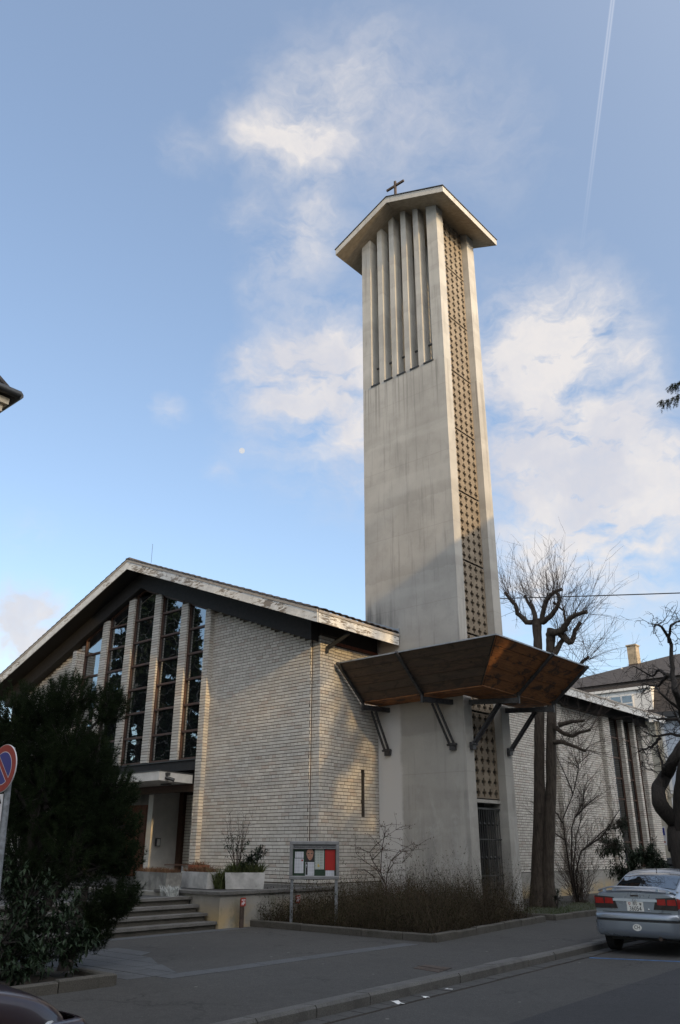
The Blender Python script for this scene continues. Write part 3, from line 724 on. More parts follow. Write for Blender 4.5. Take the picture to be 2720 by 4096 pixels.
for i in range(5):
    x0, x1 = PIL[i][1], PIL[i + 1][0]
    fr = MB()
    fr.box(x0, x0 + .032, 16.98, 17.1, 4.36, beam(x0) + .05).box(x1 - .032, x1, 16.98, 17.1, 4.36, beam(x1) + .05).box(x0 + .045, x1 - .045, 16.98, 17.1, 4.36, 4.42)
    xs = [x0 + .045] + ([RX] if x0 < RX < x1 else []) + [x1 - .045]
    for a, b in zip(xs[:-1], xs[1:]):
        fr.prism([(a, 16.985, beam(a) - .07), (b, 16.985, beam(b) - .07), (b, 16.985, beam(b) + .03), (a, 16.985, beam(a) + .03)], (0, .1, 0))
    wf = fr.build('gable_window', M['frame_wood'], church)
    for k in range(7):
        za, zb = TZ[k], TZ[k + 1]
        pts = [(x0 + .04, za), (x1 - .04, za)]
        tops = [(x, min(zb, beam(x))) for x in (xs[::-1] if len(xs) == 3 else (x1 - .04, x0 + .04))]
        # exact clip against the sloping head
        poly = []
        N = 12
        for t in range(N + 1):
            x = x1 - .04 + (x0 - x1 + .08) * t / N; poly.append((x, max(za, min(zb, beam(x)))))
        if max(p[1] for p in poly) - za < .06: continue
        P = [(x, 17.05, z) for x, z in pts] + [(x, 17.05, z) for x, z in poly]
        MB().poly(P).build('pane', M['glass'], wf)
        if k and beam((x0 + x1) / 2) > za + .05:
            a, b = x0 + .045, x1 - .045
            while beam(a) < za and a < b: a += .02
            while beam(b) < za and b > a: b -= .02
            MB().box(a, b, 16.985, 17.07, za - .032, za + .032).build('transom', M['frame_wood'], wf)
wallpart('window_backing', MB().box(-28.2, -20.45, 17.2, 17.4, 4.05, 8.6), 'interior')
# dark band below the windows and the lower front
wallpart('sill_band', MB().box(-28.0, -20.71, 16.93, 17.2, 4.02, 4.355), 'dark_beam')
wallpart('sill_flashing', MB().box(-28.0, -20.71, 16.89, 16.93, 4.32, 4.35), 'dark_metal')
ec = MB().prism([(-28.6, 15.35, 3.60), (-20.45, 15.35, 3.60), (-20.78, 16.89, 3.60), (-28.6, 16.89, 3.60)], (0, 0, .26)).build('entrance_canopy', M['plaster'], church)
MB().prism([(-28.6, 15.33, 3.862), (-20.43, 15.33, 3.862), (-20.76, 16.88, 3.862), (-28.6, 16.88, 3.862)], (0, 0, .03)).build('roof_edge', M['dark_metal'], ec)
MB().box(-20.55, -20.42, 15.62, 15.74, 3.74, 3.83).tube([(-20.5, 15.62, 3.70), (-20.36, 15.86, 3.62)], .05, 8).build('floodlight', M['dark_metal'], ec)
MB().box(-21.6, -21.2, 16.3, 16.42, 3.56, 3.598).build('soffit_lamp', M['dark_metal'], ec)
wallpart('lower_front_beam', MB().box(-28.0, -20.72, 16.95, 17.15, 3.38, 3.598), 'frame_wood')
wallpart('porch_ceiling', MB().box(-28.0, -20.46, 17.15, 18.9, 3.5, 3.598), 'grey_render')
w = wallpart('porch_wall', MB().box(-23.05, -20.46, 18.55, 18.8, .85, 3.5))
lay(w, (-23.05, 18.55, 0), (1, 0, 0), (0, -1, 0), 2.55, .90, 3.48, seed=60)
wallpart('porch_post', MB().box(-23.29, -23.06, 18.42, 18.6, .85, 3.5), 'frame_wood')
wallpart('porch_panel', MB().box(-23.55, -23.3, 17.35, 18.5, .85, 3.499), 'plaster')
dr = wallpart('church_door', MB().box(-26.5, -23.56, 18.28, 18.36, .85, 3.15), 'door_wood')
wallpart('door_head', MB().box(-28.0, -23.56, 18.25, 18.4, 3.15, 3.498), 'grey_render')
for k in range(9): MB().box(-26.4 + k * .31, -26.12 + k * .31, 18.262, 18.281, .95, 3.08).build('door_board', M['door_wood'], dr)
MB().tube([(-23.75, 18.22, 1.75), (-23.75, 18.22, 2.1)], .014, 6).build('door_handle', M['steel'], dr)
wallpart('porch_side', MB().box(-28.2, -28.0, 17.1, 18.8, .85, 3.6), 'grey_render')
lamp = thing('wall_lamp', 'dark framed box lamp with pale glass on the white porch panel', 'lamp', (-23.3, 17.6, 1.9))
MB().box(-23.3, -23.28, 17.55, 17.69, 1.80, 2.04).box(-23.28, -23.19, 17.545, 17.695, 2.02, 2.045).box(-23.28, -23.19, 17.545, 17.695, 1.795, 1.815).box(-23.28, -23.19, 17.545, 17.557, 1.815, 2.02).box(-23.28, -23.19, 17.683, 17.695, 1.815, 2.02).build('lamp_case', M['dark_metal'], lamp)
MB().box(-23.278, -23.195, 17.56, 17.68, 1.817, 2.018).build('lamp_glass', M['plate_white'], lamp)
# roof
def gable_pts(y, dz, x0=WX, x1=EX): return [(x0, y, soffit(x0) + dz), (RX, y, soffit(RX) + dz), (x1, y, soffit(x1) + dz)]
rf = MB()
lo0, lo1 = gable_pts(RY0 + .03, .0), gable_pts(RY1 - .03, .0); hi0, hi1 = gable_pts(RY0 + .03, .33), gable_pts(RY1 - .03, .33)
V = lo0 + lo1 + hi0 + hi1
rf.add(V, [(6, 9, 10, 7), (7, 10, 11, 8), (0, 6, 7, 1), (1, 7, 8, 2), (3, 4, 10, 9), (4, 5, 11, 10), (0, 3, 9, 6), (2, 8, 11, 5)])
roof = rf.build('roof', M['roof_tile'], church)
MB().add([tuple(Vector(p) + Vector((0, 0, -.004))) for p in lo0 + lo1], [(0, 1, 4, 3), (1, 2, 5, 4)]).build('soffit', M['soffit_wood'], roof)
def slope_board(xa, xb, y0, y1, z0, z1, name, mat, par):   # board that follows the verge
    MB().prism([(xa, y0, soffit(xa) + z0), (xb, y0, soffit(xb) + z0), (xb, y0, soffit(xb) + z1), (xa, y0, soffit(xa) + z1)], (0, y1 - y0, 0)).build(name, M[mat], par)
for (a, b) in ((RX, -20.9), (-20.895, -17.6), (-17.595, EX), (WX, -29.4), (-29.395, RX - .002)):
    slope_board(a, b, RY0, RY0 + .028, -.03, .255, 'fascia_board', 'peeling', roof)
    slope_board(a, b, RY0 - .015, RY0 + .028, .257, .345, 'verge_trim', 'trim_strip', roof)
ze = soffit(EX)
for (ya, yb) in ((RY0 + .03, 17.45), (17.455, 19.82), (22.5, 28), (28.005, 35), (35.005, RY1)):
    MB().box(EX, EX + .028, ya, yb, ze - .03, ze + .25).build('fascia_board', M['peeling'], roof)
    MB().box(EX, EX + .05, ya, yb, ze + .252, ze + .325).build('eave_trim', M['trim_strip'], roof)
MB().box(WX - .03, WX, RY0, RY1, ze - .03, ze + .3).build('fascia_board', M['peeling'], roof)
# verge and eave tiles: each one a lipped, slightly lifted slab
def tile_mesh(L, Wd, rise):
    mb = MB()
    n = 5; prof = [(-.5 + i / (n - 1)) for i in range(n)]
    for z in (0, 1):
        for t in (0, 1):
            for q in prof: mb.v.append((q * Wd, t * L, (rise * (1 - (2 * q) ** 2)) + (.022 if z else 0) + (0.028 if t == 0 else 0)))
    def F(*a): mb.f.append(a); mb.mi.append(0)
    for i in range(n - 1):
        F(i + 1, i, n + i, n + i + 1); F(2 * n + i, 2 * n + i + 1, 3 * n + i + 1, 3 * n + i)
        F(i, i + 1, 2 * n + i + 1, 2 * n + i); F(n + i + 1, n + i, 3 * n + i, 3 * n + i + 1)
    F(0, 2 * n, 3 * n, n); F(n - 1, 2 * n - 1, 4 * n - 1, 3 * n - 1)
    return mb.mesh('roof_tile_mesh', M['roof_tile'])
TM = tile_mesh(.40, .29, .03)
def put_tile(loc, rot):
    o = bpy.data.objects.new('roof_tile', TM); COL.objects.link(o)
    o.matrix_basis = Matrix.Translation(loc) @ rot
    attach(o, roof)
an = math.atan(SL)
rr = random.Random(5)
for side in (1, -1):
    n = 30
    for i in range(n):
        s = .05 + i * .335
        x = RX + side * (s + .33) * cos(an)
        for row in range(2 if side > 0 else 1):
            # local y of the tile runs up the slope
            R = Matrix(((0, -side * cos(an), side * sin(an), 0), (side, 0, 0, 0), (0, sin(an), cos(an), 0), (0, 0, 0, 1)))
            put_tile((x, RY0 + .12 + row * .29, soffit(x) + .335 + rr.uniform(0, .006)), R)
for i in range(12):
    yy = RY0 + .3 + i * .298
    if yy < 19.8:
        R = Matrix(((0, -cos(an), sin(an), 0), (1, 0, 0, 0), (0, sin(an), cos(an), 0), (0, 0, 0, 1)))
        put_tile((EX + .03, yy, soffit(EX) + .335), R)
MB().box(RX - .12, RX + .12, RY0 - .01, RY1, soffit(RX) + .34, soffit(RX) + .40).build('ridge_cap', M['roof_tile'], roof)
MB().tube([(RX + .35, RY0 + .8, 11.6), (RX + .33, RY0 + .8, 12.35)], .007, 5).build('lightning_rod', M['steel'], roof)
# beams under the roof
for (a, b) in ((WX + .6, RX), (RX, EX - .86)):
    MB().prism([(a, 16.76, beam(a)), (b, 16.76, beam(b)), (b, 16.76, soffit(b) - .01), (a, 16.76, soffit(a) - .01)], (0, .32, 0)).build('gable_beam', M['dark_beam'], church)
MB().box(-15.93, -15.58, 17.10, 17.79, 7.56, 7.9).box(-15.95, -15.72, 17.79, 19.87, 7.46, 7.95).build('eave_beam', M['dark_beam'], church)
MB().box(-15.74, -15.70, 17.79, 19.87, 7.38, 7.46).build('eave_trim_board', M['red_trim'], church)
MB().box(-15.95, -15.55, 22.45, 41.2, 7.42, 7.92).build('eave_beam', M['dark_beam'], church)
MB().tube([(-14.98, 17.62, 7.58), (-15.2, 17.52, 7.42), (-15.62, 17.40, 7.20), (-15.66, 17.40, 7.05)], .06, 8).build('rainwater_pipe', M['dark_metal'], church)
fl = MB()
fl.prism([(-16.1, 19.83, 8.42), (-14.92, 19.83, 7.97), (-14.92, 19.83, 8.12), (-16.1, 19.83, 8.58)], (0, .045, 0))
fl.box(-14.92, -14.82, 19.82, 19.872, 7.78, 8.12)
fl.build('tower_flashing', M['flashing'], roof)

# ================================================================ bell tower
tower = thing('bell_tower', 'tall bare concrete bell tower with slotted belfry, pierced side panels and a gabled slab roof', 'bell tower', (-14.4, 21, 0))
TX0, TX1, TY0, TY1 = -16.2, -12.63, 19.88, 22.42
TR = -14.41
def tsof(x): return 24.64 - .418 * abs(x - TR)
def tslab(x0, x1, y0, y1, z0, name):
    xs = [x0] + ([TR] if x0 < TR < x1 else []) + [x1]
    P = [(x0, y0, z0), (x1, y0, z0)] + [(x, y0, tsof(x) + .04) for x in reversed(xs)]
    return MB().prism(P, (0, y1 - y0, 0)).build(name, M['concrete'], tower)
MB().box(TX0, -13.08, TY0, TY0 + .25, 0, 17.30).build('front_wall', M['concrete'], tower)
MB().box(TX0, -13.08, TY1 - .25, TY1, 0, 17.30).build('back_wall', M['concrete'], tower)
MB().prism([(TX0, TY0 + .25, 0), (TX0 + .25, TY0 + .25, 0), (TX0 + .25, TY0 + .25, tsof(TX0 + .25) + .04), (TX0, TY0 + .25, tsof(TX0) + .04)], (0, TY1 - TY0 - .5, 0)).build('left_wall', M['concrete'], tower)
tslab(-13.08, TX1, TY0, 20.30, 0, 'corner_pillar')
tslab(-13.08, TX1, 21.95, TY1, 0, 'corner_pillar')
FIN = [(-16.2, -15.79), (-15.43, -15.20), (-14.85, -14.62), (-14.27, -14.04), (-13.69, -13.46)]
for (a, b) in FIN:
    tslab(a, b, TY0, TY0 + .40, 17.30, 'belfry_fin')
    tslab(a, b, TY1 - .36, TY1, 17.30, 'belfry_fin')
gaps = [(FIN[i][1], FIN[i + 1][0]) for i in range(4)] + [(-13.46, -13.08)]
for i, (a, b) in enumerate(gaps):
    MB().box(a - .02, b + .02, TY0 - .035, TY0 + .22, 17.28, 17.33).build('slot_sill', M['dark_metal'], tower)
    MB().box(a, b, TY0 + .30, TY0 + .35, 18.18, 18.24).build('slot_bar', M['dark_metal'], tower)
MB().box(TX0 + .25, -12.97, TY0 + .25, TY1 - .25, 17.0, 17.2).build('belfry_floor', M['concrete'], tower)
# pierced panels: every cell has a plus-shaped hole right through
def lattice_panel(x, y0, y1, z0, z1, cols, rows, th=.075):
    mb = MB(); cw = (y1 - y0) / cols; ch = (z1 - z0) / rows
    A, B2 = .066, .102      # half width and half length of the arms (as metres)
    for i in range(cols):
        for j in range(rows):
            cy, cz = y0 + (i + .5) * cw, z0 + (j + .5) * ch
            ys = [-cw / 2, -B2, -A * .62, A * .62, B2, cw / 2]; zs = [-ch / 2, -B2 * 1.08, -A * .62, A * .62, B2 * 1.08, ch / 2]
            k = len(mb.v)
            for dx in (0, -th):
                for a in ys:
                    for b in zs: mb.v.append((x + dx, cy + a, cz + b))
            def hole(p, q): return (p == 2 and 1 <= q <= 3) or (q == 2 and 1 <= p <= 3)
            def solid(p, q): return 0 <= p < 5 and 0 <= q < 5 and not hole(p, q)
            for p in range(5):
                for q in range(5):
                    if hole(p, q):
                        for (dp, dq, e) in ((-1, 0, ((0, 0), (0, 1))), (1, 0, ((1, 1), (1, 0))), (0, -1, ((1, 0), (0, 0))), (0, 1, ((0, 1), (1, 1)))):
                            if solid(p + dp, q + dq):
                                (a0, b0), (a1, b1) = e
                                i0 = k + (p + a0) * 6 + q + b0; i1 = k + (p + a1) * 6 + q + b1
                                mb.f.append((i0, i1, i1 + 36, i0 + 36)); mb.mi.append(0)
                    else:
                        i0 = k + p * 6 + q
                        mb.f.append((i0, i0 + 6, i0 + 7, i0 + 1)); mb.mi.append(0)
                        mb.f.append((i0 + 36, i0 + 37, i0 + 43, i0 + 42)); mb.mi.append(0)
    return mb
seams = [3.05, 5.50, 7.83, 10.20, 12.60, 14.92, 17.22, 19.50, 21.75, 24.0]
for a, b in zip(seams[:-1], seams[1:]):
    lattice_panel(-12.88, 20.31, 21.945, a + .035, b - .03, 5, 8).build('pierced_panel', M['lattice'], tower)
# dark interior core so that the holes read black
MB().box(-13.6, -13.5, 20.3, 21.95, 3.0, 16.9).build('black_core', M['interior'], tower)
MB().box(-13.05, -12.85, 20.3, 21.95, 2.96, 3.05).build('gate_head', M['concrete'], tower)
gate = MB().box(-12.93, -12.89, 20.305, 21.945, .30, .35).box(-12.93, -12.89, 20.305, 21.945, 2.78, 2.83).box(-12.925, -12.895, 20.305, 21.945, 1.05, 1.08).box(-12.925, -12.895, 20.305, 21.945, 1.98, 2.01).build('iron_gate', M['dark_metal'], tower)
for i in range(14):
    yb = 20.36 + i * .117
    mb = MB().tube([(-12.91, yb, .33), (-12.91, yb, 2.8)], .013, 5, False)
    if i % 2 == 0:
        for zz in (.72, 1.52, 2.4):
            mb.lathe((-12.91, yb, zz - .05), [(.012, 0), (.032, .03), (.036, .05), (.032, .07), (.012, .1)], 6)
    mb.build('gate_bar', M['dark_metal'], gate)
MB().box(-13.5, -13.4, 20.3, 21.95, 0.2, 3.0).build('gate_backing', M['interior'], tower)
# roof slab
y0, y1 = 19.2, 22.93; e0, e1 = -17.0, -11.86
P = [(e0, tsof(e0)), (TR, tsof(TR)), (e1, tsof(e1)), (e1, tsof(e1) + .255), (TR, tsof(TR) + .275), (e0, tsof(e0) + .255)]
V = [(x, y0, z) for x, z in P] + [(x, y1, z) for x, z in P]
mb = MB(); mb.add(V, [(0, 1, 4, 5), (1, 2, 3, 4), (11, 10, 7, 6), (10, 9, 8, 7), (2, 8, 9, 3), (6, 0, 5, 11)])
mb.cur = 1; mb.add(V, [(6, 7, 1, 0), (7, 8, 2, 1)])
troof = mb.build('tower_roof', [M['concrete'], M['board_concrete']], tower)
MB().add([(x + dx, y, z + dz) for (y, dy) in ((y0 - .03, 0), (y1 + .03, 0)) for (x, z, dx, dz) in ((e0, tsof(e0) + .257, -.03, 0), (TR, tsof(TR) + .277, 0, 0), (e1, tsof(e1) + .257, .03, 0), (e1, tsof(e1) + .257, .03, .03), (TR, tsof(TR) + .277, 0, .03), (e0, tsof(e0) + .257, -.03, .03))],
         [(0, 1, 4, 5), (1, 2, 3, 4), (11, 10, 7, 6), (10, 9, 8, 7), (2, 8, 9, 3), (6, 0, 5, 11), (6, 7, 1, 0), (7, 8, 2, 1), (5, 4, 10, 11), (4, 3, 9, 10)]).build('roof_covering', M['dark_metal'], troof)
cr = MB().box(TR - .04, TR + .04, 19.77, 19.85, 24.9, 26.16).box(TR - .42, TR - .04, 19.775, 19.845, 25.90, 25.98).box(TR + .04, TR + .42, 19.775, 19.845, 25.90, 25.98).build('roof_cross', M['rust'], tower)
# ---- timber canopy round the foot of the shaft
CX, CY, CZ = -10.22, 17.82, 6.80      # upper outer corner
BX, BY, BZ = -11.42, 18.97, 5.82      # lower inner corner
LX, RY = -15.66, 23.15
can = MB().box(LX, CX + .01, CY - .012, CY + .03, CZ - .01, CZ + .025).box(CX - .03, CX + .012, CY + .03, RY, CZ - .01, CZ + .025).build('canopy', M['zinc'], tower)
NB = 5
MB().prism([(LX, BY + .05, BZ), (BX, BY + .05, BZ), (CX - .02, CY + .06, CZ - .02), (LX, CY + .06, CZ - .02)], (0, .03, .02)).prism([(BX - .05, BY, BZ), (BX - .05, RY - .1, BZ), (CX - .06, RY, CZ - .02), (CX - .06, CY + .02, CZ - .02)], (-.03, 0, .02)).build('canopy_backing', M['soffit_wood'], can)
rb = random.Random(11)
for k in range(NB):
    t0, t1 = k / NB + .005, (k + 1) / NB - .005
    def L3(a, b, t): return tuple(a[i] + (b[i] - a[i]) * t for i in range(3))
    j = rb.uniform(-.016, .004)
    nf = Vector((0, -(CZ - BZ), -(BY - CY))).normalized()
    a = [L3((LX, BY, BZ), (LX, CY, CZ), t) for t in (t0, t1)]; b = [L3((BX, BY, BZ), (CX, CY, CZ), t) for t in (t0, t1)]
    MB().prism([Vector(a[0]) + nf * j, Vector(b[0]) + nf * j, Vector(b[1]) + nf * j, Vector(a[1]) + nf * j], -nf * .035).build('canopy_board', M['larch_dark'], can)
    ns = Vector(((CZ - BZ), 0, -(CX - BX))).normalized()
    a = [L3((BX, BY, BZ), (CX, CY, CZ), t) for t in (t0, t1)]; b = [L3((BX, RY - .1, BZ), (CX, RY, CZ), t) for t in (t0, t1)]
    mid = .52 + .1 * (k % 2)
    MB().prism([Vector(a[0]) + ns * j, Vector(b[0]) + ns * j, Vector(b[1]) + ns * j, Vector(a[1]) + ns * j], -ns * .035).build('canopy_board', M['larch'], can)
for k in range(4):
    yy = BY + .02 + k * .225
    MB().box(LX, BX - .005, yy, yy + .213, BZ - .02 - .004 * (k % 2), BZ + .01).build('soffit_board', M['larch'], can)
for k in range(5):
    xx = BX - .02 - k * .232
    MB().box(xx - .22, xx, TY0 + .02, RY - .12, BZ - .02 - .004 * (k % 2), BZ + .01).build('soffit_board', M['larch'], can)
def frame(top, bot, beam_end, brk, side):
    f = MB(); top, bot, be, bk = Vector(top), Vector(bot), Vector(beam_end), Vector(brk)
    out = Vector((0, -1, 0)) if side == 'front' else Vector((1, 0, 0))
    lat = Vector((1, 0, 0)) if side == 'front' else Vector((0, 1, 0))
    nrm = (out * .98 - Vector((0, 0, 1.17))).normalized()
    a = top + nrm * .055 + (top - bot).normalized() * .06; b = bot + nrm * .055
    f.bar(a, b, .075, .07, nrm)
    f.bar(b + Vector((0, 0, .10)) + out * .01, b + Vector((0, 0, -.22)) + out * .01, .075, .06, out)
    p = b + Vector((0, 0, -.13)); q = Vector((be.x, be.y, p.z))
    f.bar(p, q, .08, .14, (0, 0, 1))
    fr_ = f.build('canopy_bracket', M['steel'], tower)
    # twin struts from the beam down to the shaft
    sp = q + (p - q) * .62 + Vector((0, 0, -.07))
    for s in (-1, 1):
        MB().bar(sp + lat * .075 * s, bk + out * .10 + lat * .075 * s, .045, .06, out).build('strut', M['steel'], fr_)
    MB().tube([bk + out * .10 - lat * .16, bk + out * .10 + lat * .16], .035, 8).obox(bk + out * .055 + Vector((0, 0, -.05)), lat * .09, out * .05, Vector((0, 0, .10))).build('strut_foot', M['steel'], fr_)
frame((-15.55, CY, CZ), (-15.55, BY, BZ), (-15.3, TY0, 0), (-15.35, TY0, 4.46), 'front')
frame((-13.38, CY, CZ), (-13.38, BY, BZ), (-13.0, TY0, 0), (-13.02, TY0, 4.46), 'front')
frame((CX, 20.74, CZ), (BX, 20.80, BZ), (TX1, 20.18, 0), (TX1, 20.17, 4.48), 'side')
frame((CX, 22.95, CZ), (BX, 22.90, BZ), (TX1, 22.22, 0), (TX1, 22.22, 4.48), 'side')

# ================================================================ bricks: nearest ones as pieces, the rest joined per wall
def bvis(b):
    c = b[0]; d = Vector((0, 0, 1.75)) - c
    return d.dot(b[2]) / d.length ** 3 * (b[3] ** 0.3)
inframe = []
for i, b in enumerate(BR):
    c = b[0] - Vector((0, 0, 1.75)); zc = c.dot(FW)
    u_, v_ = c.dot(RT) / zc * 3220 + 1360, 2048 - c.dot(UP) / zc * 3220
    if 0 < u_ < 2720 and v_ < 3560 and b[3] > .1 and not (u_ < 700 and v_ > 2700) and not (1160 < u_ < 1380 and v_ > 3340) and not (1290 < u_ < 1510 and 2600 < v_ < 2800): inframe.append((bvis(b), i))
inframe.sort(reverse=True)
single = {i for _, i in inframe[:300]}
BM = {}
def brick_local(L, dep, h=BH_):
    mb = MB(); x, z, c = L / 2, h / 2, .004
    mb.add([(-x, -dep, -z), (x, -dep, -z), (x, -dep, z), (-x, -dep, z), (-x + c, 0, -z + c), (x - c, 0, -z + c), (x - c, 0, z - c), (-x + c, 0, z - c)],
           [(4, 7, 6, 5), (0, 4, 5, 1), (1, 5, 6, 2), (2, 6, 7, 3), (3, 7, 4, 0)])
    # local y points out of the wall
    return mb
def rot_for(u, n): return Matrix(((u.x, n.x, 0, 0), (u.y, n.y, 0, 0), (0, 0, 1, 0), (0, 0, 0, 1)))
joined = {}
for i, (c, u, n, L, wall, dep) in enumerate(BR):
    if u.cross(Vector((0, 0, 1))).dot(n) < 0: u = -u
    if i in single:
        key = round(L, 2)
        if key not in BM:
            mb = brick_local(key, dep); mb.f = [f[::-1] for f in mb.f]; BM[key] = mb.mesh('brick', M['brick_single'])
        o = bpy.data.objects.new('brick', BM[key]); COL.objects.link(o)
        o.matrix_basis = Matrix.Translation(c + n * dep / 2) @ rot_for(u, n); attach(o, wall)
    else:
        mb = joined.setdefault(wall.name, (wall, MB()))[1]
        lm = brick_local(L, dep); k = len(mb.v); mt = Matrix.Translation(c + n * dep / 2) @ rot_for(u, n)
        mb.v += [tuple(mt @ Vector(v)) for v in lm.v]
        mb.f += [tuple(k + q for q in f[::-1]) for f in lm.f]; mb.mi += [0] * len(lm.f)
for wall, mb in joined.values():
    o = mb.build('brickwork', M['brick'], wall); o['kind'] = 'stuff'

# ================================================================ terrace, steps, planters
R_ = random.Random(21)
terr = thing('retaining_wall', 'stained concrete terrace wall with a stone coping beside the church steps', 'wall', (-15, 15, .12))
MB().box(-30, -14.88, 13.09, 17.08, .05, .79).build('wall_body', M['stained_plinth'], terr)
for (a, b) in ((13.04, 14.1), (14.11, 15.2), (15.21, 16.3), (16.31, 17.05)):
    MB().box(-15.25, -14.83, a, b, .792, .852).build('coping_stone', M['step_stone'], terr)
for (a, b) in ((-16.2, -15.26), (-17.2, -16.21)):
    MB().box(a, b, 13.04, 13.4, .792, .852).build('coping_stone', M['step_stone'], terr)
MB().box(-30, -15.26, 13.41, 17.05, .792, .845).build('terrace_floor', M['walk_asphalt'], terr)
plat = struct(MB().box(-30, -15.95, 6.3, 13.08, .05, .705).build('church_platform', M['walk_asphalt']))
ft = struct(MB().box(-28.5, -20.5, 17.09, 18.9, .05, .846).build('porch_floor', M['step_stone']))
steps = thing('entrance_steps', 'four wide worn stone steps leading up to the church platform', 'steps', (-15.3, 10, .12))
for k, (zx, zt, ye) in enumerate(((-14.92, .27, 13.72), (-15.22, .425, 13.06), (-15.52, .58, 13.06), (-15.80, .735, 13.06))):
    y0 = 6.3
    st = MB()
    st.prism([(zx, y0, zt - .055), (zx, ye, zt - .055), (zx, ye, zt - .008), (zx, y0, zt - .008)], (-.38, 0, 0))
    st.prism([(zx - .012, y0 + .001, zt - .008), (zx - .012, ye - .008, zt - .008), (zx - .37, ye - .008, zt - .008), (zx - .37, y0 + .001, zt - .008)], (0, 0, .008))
    o = st.build('step', M['step_stone'], steps)
    MB().box(zx - .38, zx - .05, y0 + .002, ye - .04, (.1 if k == 0 else zt - .16), zt - .056).build('riser', M['mossy_kerb'], o)
def planter(c, ang, L, Wd, H, label, group='concrete planter troughs by the church steps', mat='planter_concrete'):
    t = thing('planter_trough', label, 'planter', c, group)
    r = Vector((cos(ang), sin(ang), 0)); n = Vector((-sin(ang), cos(ang), 0)); c = Vector(c); th = .045
    def P(a, b, z): return c + r * a + n * b + Vector((0, 0, z))
    mb = MB(); l, w = L / 2, Wd / 2; q = .94
    ob = [P(sx * l * q, sy * w * q, 0) for sx, sy in ((-1, -1), (1, -1), (1, 1), (-1, 1))]; ot = [P(sx * l, sy * w, H) for sx, sy in ((-1, -1), (1, -1), (1, 1), (-1, 1))]
    it = [P(sx * (l - th), sy * (w - th), H) for sx, sy in ((-1, -1), (1, -1), (1, 1), (-1, 1))]; ib = [P(sx * (l - th), sy * (w - th), H - .05) for sx, sy in ((-1, -1), (1, -1), (1, 1), (-1, 1))]
    mb.add(ob + ot + it + ib, [(3, 2, 1, 0)] + [(i, (i + 1) % 4, 4 + (i + 1) % 4, 4 + i) for i in range(4)] + [(4 + i, 4 + (i + 1) % 4, 8 + (i + 1) % 4, 8 + i) for i in range(4)] + [(8 + i, 8 + (i + 1) % 4, 12 + (i + 1) % 4, 12 + i) for i in range(4)])
    mb.build('trough', M[mat], t)
    MB().add(ib, [(0, 1, 2, 3)]).build('earth', M['soil'], t)
    return t, P
pA, PA = planter((-16.75, 14.10, .853), radians(-9), 1.25, .42, .36, 'pale concrete trough of dry heather on the terrace wall, left of the evergreen trough')
pB, PB = planter((-15.62, 14.50, .853), radians(47), .95, .38, .36, 'pale concrete trough with evergreen shrubs, nearest the notice board on the wall')
pC, PC = planter((-17.75, 13.55, .78), radians(-10), 1.7, .42, .42, 'weathered grey concrete trough raised on feet on the platform before the porch', mat='planter_grey')
for a in (-.6, .6):
    MB().obox(PC(a, 0, -.035), (.1, 0, 0), (0, .15, 0), (0, 0, .036)).build('foot', M['planter_concrete'], pC)
def blades(P, L, Wd, z, n, h0, h1, mat, name, label, cat, spread=.35, w=.007, kind=None, r=R_):
    mb = MB()
    for _ in range(n):
        a, b = r.uniform(-L / 2, L / 2), r.uniform(-Wd / 2, Wd / 2); h = r.uniform(h0, h1)
        p = Vector(P(a, b, z)); d = Vector((r.gauss(0, spread), r.gauss(0, spread), 1)).normalized()
        s = Vector((r.gauss(0, 1), r.gauss(0, 1), 0)).normalized() * w
        q = p + d * h * .55; e = p + d * h + Vector((d.x, d.y, -.3)) * h * .35
        mb.add([p - s, p + s, q + s * .8, q - s * .8, e], [(0, 1, 2, 3), (3, 2, 4)])
    o = mb.build(name, M[mat]); tag(o, label, cat)
    if kind: o['kind'] = kind
    return o
blades(PA, 1.1, .3, .31, 900, .10, .26, 'heather', 'heather', 'dry reddish heather filling the trough at the wall end', 'plant', .5)
blades(PC, 1.55, .3, .37, 1300, .08, .22, 'heather', 'heather', 'brown and green heather in the grey trough on the platform', 'plant', .5)
blades(PB, .8, .28, .31, 700, .18, .42, 'green_blade', 'grass_clump', 'grassy green clump hanging over the trough of evergreen shrubs', 'plant', .55, .010)
blades(lambda a, b, z: (-16.02 + a, 14.15 + b, z), .25, .3, .86, 260, .25, .62, 'green_blade', 'iris_clump', 'tall green strap leaves standing between the two pale troughs', 'plant', .35, .013)
pot = thing('flower_pot', 'oblong terracotta bowl standing behind the heather trough', 'pot', (-17.25, 14.42, .853))
MB().lathe((-17.25, 14.42, .853), [(.14, 0), (.25, .40), (.27, .40), (.27, .50), (.245, .50), (.23, .44)], 18).build('bowl', M['terracotta'], pot, 40)
blades(lambda a, b, z: (-17.25 + a, 14.42 + b, z), .36, .36, 1.28, 200, .10, .25, 'heather', 'pot_plant', 'thin dried plant growing in the terracotta bowl', 'plant', .5)
MB().lathe((-17.25, 14.42, 1.28), [(.22, 0), (.22, .005)], 14).build('earth', M['soil'], pot)
rail = thing('hand_rail', 'short dark handrail on one post beside the church porch', 'handrail', (-20.55, 16.5, .85))
MB().bar((-20.95, 16.2, 1.29), (-20.3, 16.8, 1.29), .06, .035).build('rail', M['frame_wood'], rail)
MB().tube([(-20.56, 16.55, .85), (-20.56, 16.55, 1.28)], .018, 8).build('post', M['galvanised'], rail)

